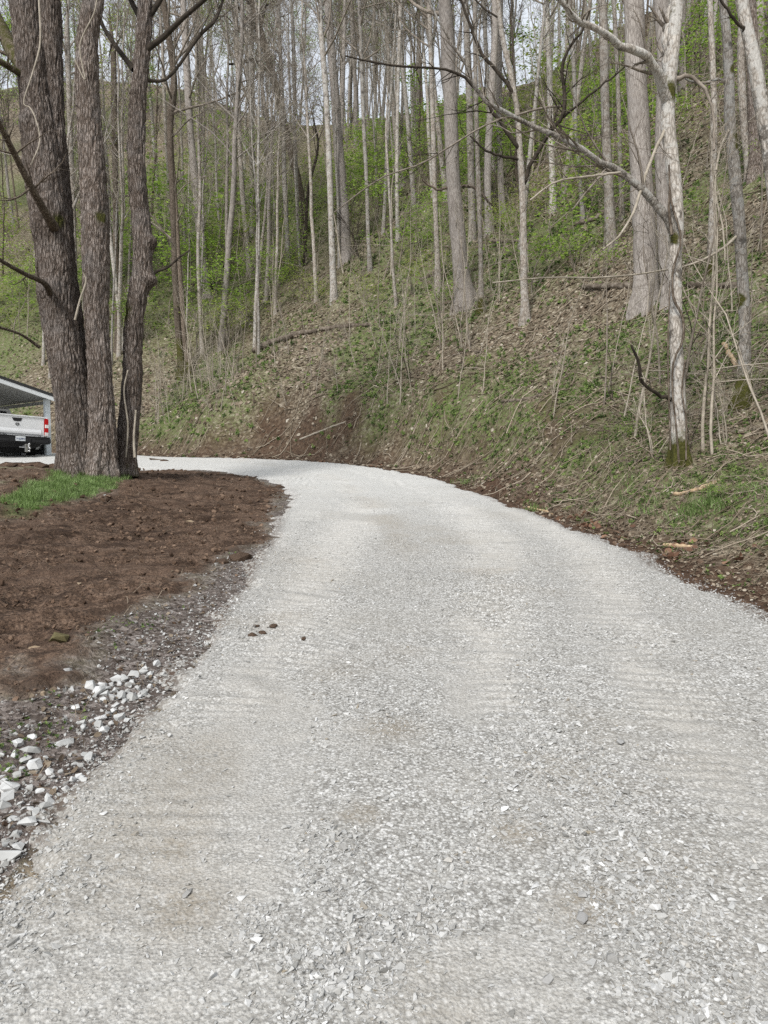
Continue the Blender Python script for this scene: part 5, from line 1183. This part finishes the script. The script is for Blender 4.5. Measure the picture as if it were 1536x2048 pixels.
for u, v, w, fl, mt, lb in ((690, 1722, 34, (1, .9, .6), 'greyrock', 'knobbly pale stone chunk in the middle foreground gravel'), (1223, 1950, 40, (1, .9, .8), 'greyrock', 'sharp grey stone chunk standing up in the lower right gravel'), (1163, 1860, 44, (1.3, .6, .45), 'greyrock', 'long grey slab half sunk in the dark damp gravel patch'),
      (1094, 1985, 34, (1, .95, .6), 'greyrock', 'round dull cobble pressed into the lower gravel'), (592, 1812, 20, (1, .8, .6), 'white_rock', 'cream angular stone in the foreground left of centre'), (1165, 1812, 28, (1, .9, .7), 'greyrock', 'rounded grey stone just above the half-sunk slab'), (375, 1812, 30, (1.3, .6, .4), 'greyrock', 'flat pair-like pale slab on smooth gravel at left'),
      (1060, 1808, 18, (1, .9, .8), 'white_rock', 'white angular stone left of the damp gravel patch'), (452, 2040, 22, (1, .8, .5), 'white_rock', 'oval white stone at the bottom edge left of centre'), (470, 1982, 24, (1.3, .7, .5), 'white_rock', 'long white stone near the bottom left of the gravel'), (1240, 1480 + 25, 26, (1.2, .8, .5), 'greyrock', 'pale stone crowning the loose gravel ridge at right')):
    p2 = onplane(u, v); t = p2[1]; x_, y_ = np.array([p2[0]]), np.array([p2[1]]); sz = w / F * p2[1] * 1.0
    z_ = float(road_z(x_, y_, polysd(x_, y_, ROAD))[0])
    o = link('stone', rock_mesh('stone', sz, fl, M[mt], 13), None, (p2[0], p2[1], z_ + sz * .1)); o.rotation_euler = (grng.normal() * .15, grng.normal() * .15, grng.uniform(0, 6)); tag(o, lb, 'stone')
M['mud'] = mat_simple('damp_mud', [(0.3, (0.035, 0.023, 0.016)), (0.7, (0.12, 0.082, 0.058))], 90, 1.0, dist=.01)
for k, (u, v, w) in enumerate(((505, 1282, 17), (525, 1274, 13), (547, 1265, 15), (513, 1262, 8), (608, 1289, 9))):
    p2 = onplane(u, v); sz = w / F * p2[1] * 1.1; x_, y_ = np.array([p2[0]]), np.array([p2[1]]); z_ = float(road_z(x_, y_, polysd(x_, y_, ROAD))[0])
    o = link('mud_clump', rock_mesh('mud_clump', sz * 1.7, (1, .7, .42), M['mud'], 34, False), None, (p2[0], p2[1], z_ + sz * .08)); o.rotation_euler = (0, 0, grng.uniform(0, 6))
    tag(o, ['leftmost and largest dark mud clump on the pale gravel', 'middle dark mud clump of the short row on the gravel', 'right end dark mud clump of the short row on gravel', 'small thin dark crumb above the row of mud clumps', 'lone small dark lump right of the mud clump row'][k], 'mud clump', 'mud clumps on the gravel')
for k, (u, v, w, h) in enumerate(((480, 1118, 60, 30), (445, 1125, 34, 20), (560, 975, 26, 16), (375, 1030, 22, 12), (25, 932, 26, 22), (85, 935, 30, 16), (330, 925, 30, 14), (270, 940, 28, 14), (400, 950, 22, 10))):
    p, t = hit(u, v); sz = w / F * t
    o = link('soil_lump', rock_mesh('soil_lump', sz, (1, .7, .45), M['mud'], 30), None, (p[0], p[1], p[2] + .01)); o.rotation_euler = (0, 0, grng.uniform(0, 6))
    tag(o, ['largest turned-up brown soil lump at the corner of bare soil and gravel', 'second brown soil lump just left of the largest', 'dark soil lump near the driveway bend', 'low soil lump in the middle of the tracked soil', 'rusty upright soil lump in front of the pickup', 'dark soil lump in front of the carport post', 'soil lump right of the knotted maple foot', 'soil lump beside the grass under the knotted maple', 'soil lump on the far rim of the bare soil'][k], 'soil lump', 'loose soil lumps')

def log(path, label, mat='log', name='fallen_log', ns=12, dt=0.0, end=None, cat_='log', lift=0.6):
    rows = []
    for (u, v, w) in path:
        p, t = hit(u, v); rows.append([p[0], p[1], p[2], w / F * t / 2])
    rows = np.array(rows); rows[:, 2] += rows[:, 3] * lift
    base = rows[0, :3].copy(); c = cat(rows, 22); c[:, :3] -= base
    c[:, :3] += grng.normal(size=(22, 3)) * c[:, 3:4] * .15
    V, Fq = tubes(c[None, :, :3], c[None, :, 3], ns)
    ctr = np.repeat(c[:, :3], ns, 0); V = ctr + (V - ctr) * (1 + (vn3(V[:, 0] * 6 + 9, V[:, 1] * 6, V[:, 2] * 6, 4)[:, None] - .5) * .5)
    # closed ends
    caps = [list(range(ns))[::-1], list(range(len(V) - ns, len(V)))]
    V2 = np.vstack([V, c[0, :3], c[-1, :3]]); n0 = len(V)
    tri = [[(k + 1) % ns, k, n0] for k in range(ns)] + [[len(V) - ns + k, len(V) - ns + (k + 1) % ns, n0 + 1] for k in range(ns)]
    me = raw_mesh(name, V2, [Fq, np.array(tri)], True, {'tint': np.full(len(V2), .5)}, [M[mat], M['splinter']], [0] * len(Fq) + [1 if end else 0] * len(tri))
    o = link(name, me, None, tuple(base)); tag(o, label, cat_)
log([(508, 706, 13), (535, 694, 14), (565, 682, 13), (600, 670, 11), (635, 664, 9)], 'long curved grey log lying on the slope above the driveway bend')
log([(640, 663, 10), (690, 655, 9), (740, 652, 7)], 'dark thin log continuing right from the long curved grey log')
log([(438, 536, 8), (470, 530, 8), (500, 519, 6)], 'short pale log on the upper slope beside the vine-looped trunk')
log([(365, 578, 8), (395, 567, 8)], 'dark short log behind the knotted maple, mid slope')
log([(1166, 575, 9), (1215, 577, 12), (1262, 575, 13), (1270, 575, 12)], 'rotten pale log left of the thickest grey-pink trunk foot')
log([(1378, 574, 13), (1430, 575, 12), (1480, 573, 11)], 'grey rotten log between the vine-wrapped tree and mossy-footed tree')
log([(1150, 452, 9), (1190, 440, 11), (1230, 412, 10), (1262, 398, 7)], 'dark slanting log high on the right slope')
log([(980, 486, 8), (1010, 484, 9), (1045, 486, 7)], 'dark log above the clump of close trunks')
log([(840, 562, 7), (862, 552, 7), (885, 540, 6)], 'pale broken log beside the flared pinkish trunk')
log([(1058, 720, 4), (1110, 710, 5), (1130, 702, 4)], 'thin dark branch lying across the right slope', name='fallen_branch', cat_='branch')
log([(1005, 805, 6), (1055, 800, 7), (1090, 790, 5)], 'dark low branch lying over green plants above the bank', name='fallen_branch', cat_='branch')
log([(905, 712, 3), (935, 705, 4), (965, 704, 3)], 'thin dark curved branch on leaf litter mid slope', name='fallen_branch', cat_='branch')
log([(1348, 990, 7), (1375, 988, 8), (1405, 978, 10), (1441, 966, 12)], 'broken branch with raw orange end lying below the vine-wrapped tree', mat='splinter', name='broken_branch', end=1, cat_='branch')
log([(1328, 1092, 7), (1360, 1095, 9), (1388, 1098, 10)], 'short debarked stick at the foot of the right bank beside brown leaves', mat='splinter', name='broken_stick', end=1, cat_='stick')
log([(1448, 690, 8), (1460, 712, 9), (1474, 736, 9)], 'white splintered branch left of the mossy-footed tree', mat='splinter', name='broken_branch', end=1, cat_='branch')
log([(1386, 705, 3), (1420, 712, 4), (1440, 728, 4), (1458, 742, 3)], 'thin pale forked branch beside the white splintered one', mat='paletwig', name='broken_branch', cat_='branch')
log([(1055, 1016, 4), (1090, 1024, 5), (1105, 1030, 4)], 'thin pale stick lying on soil by the gravel edge', mat='splinter', name='broken_stick', cat_='stick')
log([(600, 880, 4), (650, 860, 4), (690, 845, 3)], 'thin bare stick lying on the brown bank', mat='paletwig', name='broken_stick', cat_='stick')
log([(1230, 925, 5), (1290, 922, 6), (1340, 915, 5)], 'dark twig heap stick left of the vine-wrapped tree foot', mat='darktwig', name='fallen_branch', cat_='branch')
# flat dark slate-like board at the end of the soil
p, t = hit(312, 922)
bm = bmesh.new(); bmesh.ops.create_cube(bm, size=1); bmesh.ops.scale(bm, vec=(.42, .25, .04), verts=bm.verts); bmesh.ops.bevel(bm, geom=list(bm.edges), offset=.012, segments=2, affect='EDGES')
me = bpy.data.meshes.new('flat_slab'); bm.to_mesh(me); bm.free(); me.materials.append(M['log']); o = link('flat_slab', me, None, (p[0], p[1], p[2] + .05)); o.rotation_euler = (.1, .12, .4); tag(o, 'dark flat slab at the tip of the soil by the driveway bend', 'slab')
# ------------------------------------------------------------------ pickup and carport
def bmo(name, bm, mat, parent, smooth=False):
    me = bpy.data.meshes.new(name); bm.normal_update(); bm.to_mesh(me); bm.free(); me.materials.append(mat)
    if smooth:
        for p in me.polygons: p.use_smooth = True
    return link(name, me, parent)
def bx(bm, c, s, bev=0.0, rot=None):
    r = bmesh.ops.create_cube(bm, size=1); vs = r['verts']; bmesh.ops.scale(bm, vec=s, verts=vs)
    if rot: bmesh.ops.rotate(bm, cent=(0, 0, 0), matrix=Euler(rot).to_matrix(), verts=vs)
    bmesh.ops.translate(bm, vec=c, verts=vs)
    if bev: bmesh.ops.bevel(bm, geom=list({e for v in vs for e in v.link_edges}), offset=bev, segments=2, affect='EDGES')
def cyl(bm, c, r, d, ax='x', seg=28, r2=None):
    q = bmesh.ops.create_cone(bm, cap_ends=True, segments=seg, radius1=r, radius2=r if r2 is None else r2, depth=d)['verts']
    if ax == 'x': bmesh.ops.rotate(bm, cent=(0, 0, 0), matrix=Euler((0, math.pi / 2, 0)).to_matrix(), verts=q)
    if ax == 'y': bmesh.ops.rotate(bm, cent=(0, 0, 0), matrix=Euler((math.pi / 2, 0, 0)).to_matrix(), verts=q)
    bmesh.ops.translate(bm, vec=c, verts=q)
def prism(bm, poly, x0, x1):
    """poly in (y,z)"""
    a = [bm.verts.new((x0, y, z)) for y, z in poly]; b = [bm.verts.new((x1, y, z)) for y, z in poly]; n = len(poly)
    bm.faces.new(a[::-1]); bm.faces.new(b)
    for i in range(n): bm.faces.new((a[i], a[(i + 1) % n], b[(i + 1) % n], b[i]))
    bmesh.ops.recalc_face_normals(bm, faces=bm.faces)
def flat_mat(name, col, rough=.5, spec=.5, metal=0.0, coat=0.0):
    s = NT(name); n = s.noise(s.coord(), 8, 4, .6); c = s.mix(s.ramp(n, [(.35, .12), (.65, 0.0)]), col, tuple(k * .6 for k in col)); s.done(c, None, rough, spec); s.b.inputs['Metallic'].default_value = metal; s.b.inputs['Coat Weight'].default_value = coat; return s.m
MW = flat_mat('white_car_paint', (.78, .79, .80), .25, .5, 0, .6); MBk = flat_mat('black_plastic', (.012, .012, .014), .5); MTy = flat_mat('tyre_rubber', (.018, .018, .018), .85, .2); MRed = flat_mat('red_lamp_lens', (.45, .008, .012), .15, .5, 0, .5)
MCl = flat_mat('clear_lamp_lens', (.75, .72, .70), .15); MCh = flat_mat('steel', (.55, .55, .55), .3, .5, .9); MGl = flat_mat('dark_glass', (.01, .012, .015), .06, .6); MPl = flat_mat('plate_white', (.70, .73, .75), .45); MIn = flat_mat('plate_ink', (.03, .05, .14), .5)
def text_mesh(s_, size, depth, parent, name, mat, loc, rot=(math.pi / 2, 0, 0), align='CENTER'):
    cu = bpy.data.curves.new('lettering', 'FONT'); cu.body = s_; cu.size = size; cu.extrude = depth; cu.align_x = align; cu.align_y = 'CENTER'
    t_ = bpy.data.objects.new('lettering_tmp', cu); C.objects.link(t_); dg = bpy.context.evaluated_depsgraph_get(); me = bpy.data.meshes.new_from_object(t_.evaluated_get(dg)); bpy.data.objects.remove(t_); me.materials.append(mat)
    o = link(name, me, parent, loc); o.rotation_euler = rot; return o

hv_ = np.array([-0.743, 0.669]); rv_ = np.array([0.669, 0.743])
tp = CAM + rdir(34, 900) * 24.0
tx, ty = tp[0], tp[1]; gz = 1.6 + (929 - 827) / F * 24.0 - 1.47
yaw = math.atan2(-hv_[0], hv_[1])
tr = empty('pickup_truck', (tx, ty, gz)); tr.rotation_euler = (math.radians(-2.0), math.radians(2.4), yaw); tr.rotation_euler.rotate_axis('Z', 0)
# local: x right, y forward, z up
b = bmesh.new()
W2_ = 1.0
for sx in (-1, 1):   # bed sides with wheel arch cut
    arch = [(1.22 + .47 * math.cos(a), .40 + .47 * math.sin(a)) for a in np.linspace(math.pi, 0, 13)]
    poly = [(.02, .62), (.02, 1.40), (.10, 1.43), (2.45, 1.43), (2.45, .50), (1.75, .45)] + arch[::-1] + [(.6, .52)]
    prism(b, poly, sx * W2_ - sx * .10, sx * W2_)
bx(b, (0, 2.42, 1.0), (1.9, .06, .84), .01); bx(b, (0, 1.25, .72), (1.8, 2.4, .05)); 
cab = [(2.5, .45), (2.5, 1.40), (2.62, 1.90), (2.85, 1.95), (4.2, 1.93), (4.9, 1.42), (6.0, 1.30), (6.12, .95), (6.1, .5), (5.75, .45)] + [(5.2 + .47 * math.cos(a), .40 + .47 * math.sin(a)) for a in np.linspace(0, math.pi, 13)] + [(4.7, .42)]
prism(b, cab, -.94, .94)
for v in b.verts:
    if v.co.z > 1.45 and v.co.y > 2.3: v.co.x *= .84
bmo('body', b, MW, tr)
b = bmesh.new(); bx(b, (0, .03, 1.075), (1.76, .07, .72), .025); bx(b, (0, -.012, 1.405), (1.76, .05, .05), .018)
prism(b, [(-.012, .80), (-.03, .84), (-.03, .90), (-.004, 1.0), (.02, 1.0), (.02, .80)], -.76, .76)
tg = bmo('tailgate', b, MW, tr)
b = bmesh.new(); q = [(-.16, 1.335), (.16, 1.335), (.125, 1.245), (.09, 1.225), (-.09, 1.225), (-.125, 1.245)]
a_ = [b.verts.new((x, -.012, z)) for x, z in q]; c_ = [b.verts.new((x, .02, z)) for x, z in q]; b.faces.new(a_); b.faces.new(c_[::-1])
for i in range(6): b.faces.new((a_[i], c_[i], c_[(i + 1) % 6], a_[(i + 1) % 6]))
bmesh.ops.recalc_face_normals(b, faces=b.faces); hd = bmo('handle', b, MBk, tg)
b = bmesh.new(); bmesh.ops.create_cube(b, size=1); bmesh.ops.delete(b, geom=list(b.verts), context='VERTS')
for k in range(28):
    a0, a1 = k * 2 * math.pi / 28, (k + 1) * 2 * math.pi / 28; vs = []
    for a in (a0, a1):
        for r in (.058, .046): vs.append(b.verts.new((r * math.cos(a), -.016, 1.135 + r * math.sin(a))))
    b.faces.new((vs[0], vs[1], vs[3], vs[2]))
bx(b, (0, -.016, 1.135), (.13, .012, .026), .003); bmo('emblem', b, MBk, tg)
text_mesh('TITAN', .085, .004, tg, 'lettering', MBk, (-.46, -.035, .775), align='CENTER'); text_mesh('4X4', .06, .004, tg, 'lettering', MBk, (.70, -.035, .765))
for sx in (-1, 1):
    tl = None
    b = bmesh.new(); bx(b, (sx * .935, .0, 1.09), (.125, .10, .58), .02); tl = bmo('taillight', b, MRed, tr)
    b = bmesh.new(); bx(b, (sx * .94, -.01, 1.12), (.12, .10, .12), .01); bx(b, (sx * .93, -.012, .86), (.11, .09, .13), .01); bmo('reverse_lamp', b, MCl, tl)
b = bmesh.new(); bx(b, (0, -.12, .62), (1.98, .26, .20), .03); bx(b, (0, -.13, .73), (1.96, .22, .03), .01)
for sx in (-1, 1): bx(b, (sx * .62, -.14, .60), (.56, .26, .13), .02)
bx(b, (0, .2, .45), (1.3, .3, .12), .02)
bp = bmo('bumper', b, MBk, tr)
b = bmesh.new(); bx(b, (0, -.262, .645), (.305, .012, .152), .003); pl_ = bmo('license_plate', b, MPl, bp)
text_mesh('N\u00b7J2803', .085, .002, pl_, 'lettering', MIn, (.005, -.271, .64))
b = bmesh.new(); bx(b, (.12, -.30, .40), (.07, .26, .07), .008); bx(b, (.12, -.40, .34), (.09, .06, .26), .01); cyl(b, (.19, -.44, .42), .03, .1, 'z', 14); bmesh.ops.create_uvsphere(b, u_segments=14, v_segments=10, radius=.035, matrix=Matrix.Translation((.20, -.44, .47))); bmesh.ops.create_uvsphere(b, u_segments=14, v_segments=10, radius=.04, matrix=Matrix.Translation((.21, -.44, .34))); bmesh.ops.create_uvsphere(b, u_segments=14, v_segments=10, radius=.034, matrix=Matrix.Translation((.2, -.44, .25)))
cyl(b, (.0, -.40, .36), .012, .2, 'x', 10); bmo('tow_hitch', b, MCh, tr, False)
for (wx, wy) in ((-.84, 1.22), (.84, 1.22), (-.84, 5.2), (.84, 5.2)):
    b = bmesh.new(); cyl(b, (wx, wy, .40), .40, .27, 'x', 36); bmesh.ops.bevel(b, geom=[e for e in b.edges if e.calc_face_angle(0) > 1], offset=.04, segments=3, affect='EDGES'); wh = bmo('wheel', b, MTy, tr)
    b = bmesh.new(); cyl(b, (wx, wy, .40), .25, .285, 'x', 24); bmo('rim', b, MCh, wh)
b = bmesh.new(); bx(b, (0, 2.555, 1.64), (1.34, .03, .36), .02, (math.radians(-13.5), 0, 0)); bmo('rear_window', b, MGl, tr)
for sx in (-1, 1):
    b = bmesh.new(); prism(b, [(2.75, 1.45), (2.85, 1.85), (4.05, 1.85), (4.65, 1.45)], sx * .80, sx * .875); bmo('side_window', b, MGl, tr)
    b = bmesh.new(); bx(b, (sx * 1.08, 4.45, 1.35), (.2, .12, .25), .03); bmo('mirror', b, MBk, tr)
b = bmesh.new(); bx(b, (0, 2.6, .52), (1.5, 5.2, .16), .02); bx(b, (0, .9, .38), (1.4, .12, .25), .02); bx(b, (.0, 1.22, .40), (1.5, .12, .12), .02); bmo('underbody_and_shadow', b, MBk, tr)  # black frame and axle boxes, set low to stand in for shadow beneath
tag(tr, 'white pickup truck parked tail-out under the carport, black bumper and tow ball', 'pickup truck')

# carport: corner post position, gable roof rising away to the left
post = CAM + rdir(103, 921) * 25.4; px_, py_ = post[0], post[1]; pz = post[2]
cr = empty('carport', (px_, py_, pz)); cr.rotation_euler = (0, 0, yaw)
MPost = flat_mat('painted_post', (.68, .74, .78), .5); MRoof = flat_mat('dark_shingle', (.035, .035, .035), .9); MCeil = flat_mat('painted_ceiling', (.34, .34, .32), .8); MFas = flat_mat('white_fascia', (.76, .79, .80), .5); MWall = flat_mat('grey_low_wall', (.07, .075, .08), .8)
EH = 2.10; Wd = 5.8; Dp = 6.4; rise = math.tan(math.radians(15.5)) * Wd / 2; OV = .28; EX = .06
for (qx, qy) in ((-.075, .075), (-.075, Dp - .15), (-Wd + .075, .075), (-Wd + .075, Dp - .15)):
    b = bmesh.new(); bx(b, (qx, qy, EH / 2 - .15), (.17, .17, EH + .26), .008); bmo('post', b, MPost, cr)
tn = rise / (Wd / 2)
def roof_poly(z0, z1, x_in=EX):
    return [(x_in, EH + z0 - x_in * tn), (-Wd / 2, EH + rise + z0), (-Wd - x_in, EH + z0 - x_in * tn), (-Wd - x_in, EH + z1 - x_in * tn), (-Wd / 2, EH + rise + z1), (x_in, EH + z1 - x_in * tn)]
def extr(poly, y0, y1, mat, name):
    b = bmesh.new(); a = [b.verts.new((x, y0, z)) for x, z in poly]; c = [b.verts.new((x, y1, z)) for x, z in poly]; n = len(poly)
    for idx in ((0, 1, 4, 5), (1, 2, 3, 4)):
        b.faces.new([a[i] for i in idx]); b.faces.new([c[i] for i in idx][::-1])
    for i in range(n): b.faces.new((a[i], c[i], c[(i + 1) % n], a[(i + 1) % n]))
    bmesh.ops.recalc_face_normals(b, faces=b.faces); return bmo(name, b, mat, cr)
extr(roof_poly(0, .05), -OV + .03, Dp + OV - .03, MCeil, 'ceiling')
extr(roof_poly(.053, .15, EX + .05), -OV - .03, Dp + OV + .03, MRoof, 'roof')
extr(roof_poly(-.085, .05, EX), -OV - .018, -OV + .027, MFas, 'fascia')
b = bmesh.new(); bx(b, (EX - .035, Dp / 2, EH - .10), (.05, Dp, .12), .004); bmo('eave_beam', b, MCeil, cr)
b = bmesh.new(); bx(b, (-.075, Dp / 2, .28), (.08, Dp - .5, .75), .01); bmo('low_wall', b, MWall, cr)
tag(cr, 'open white-trimmed carport with dark gable roof sheltering the pickup', 'carport')
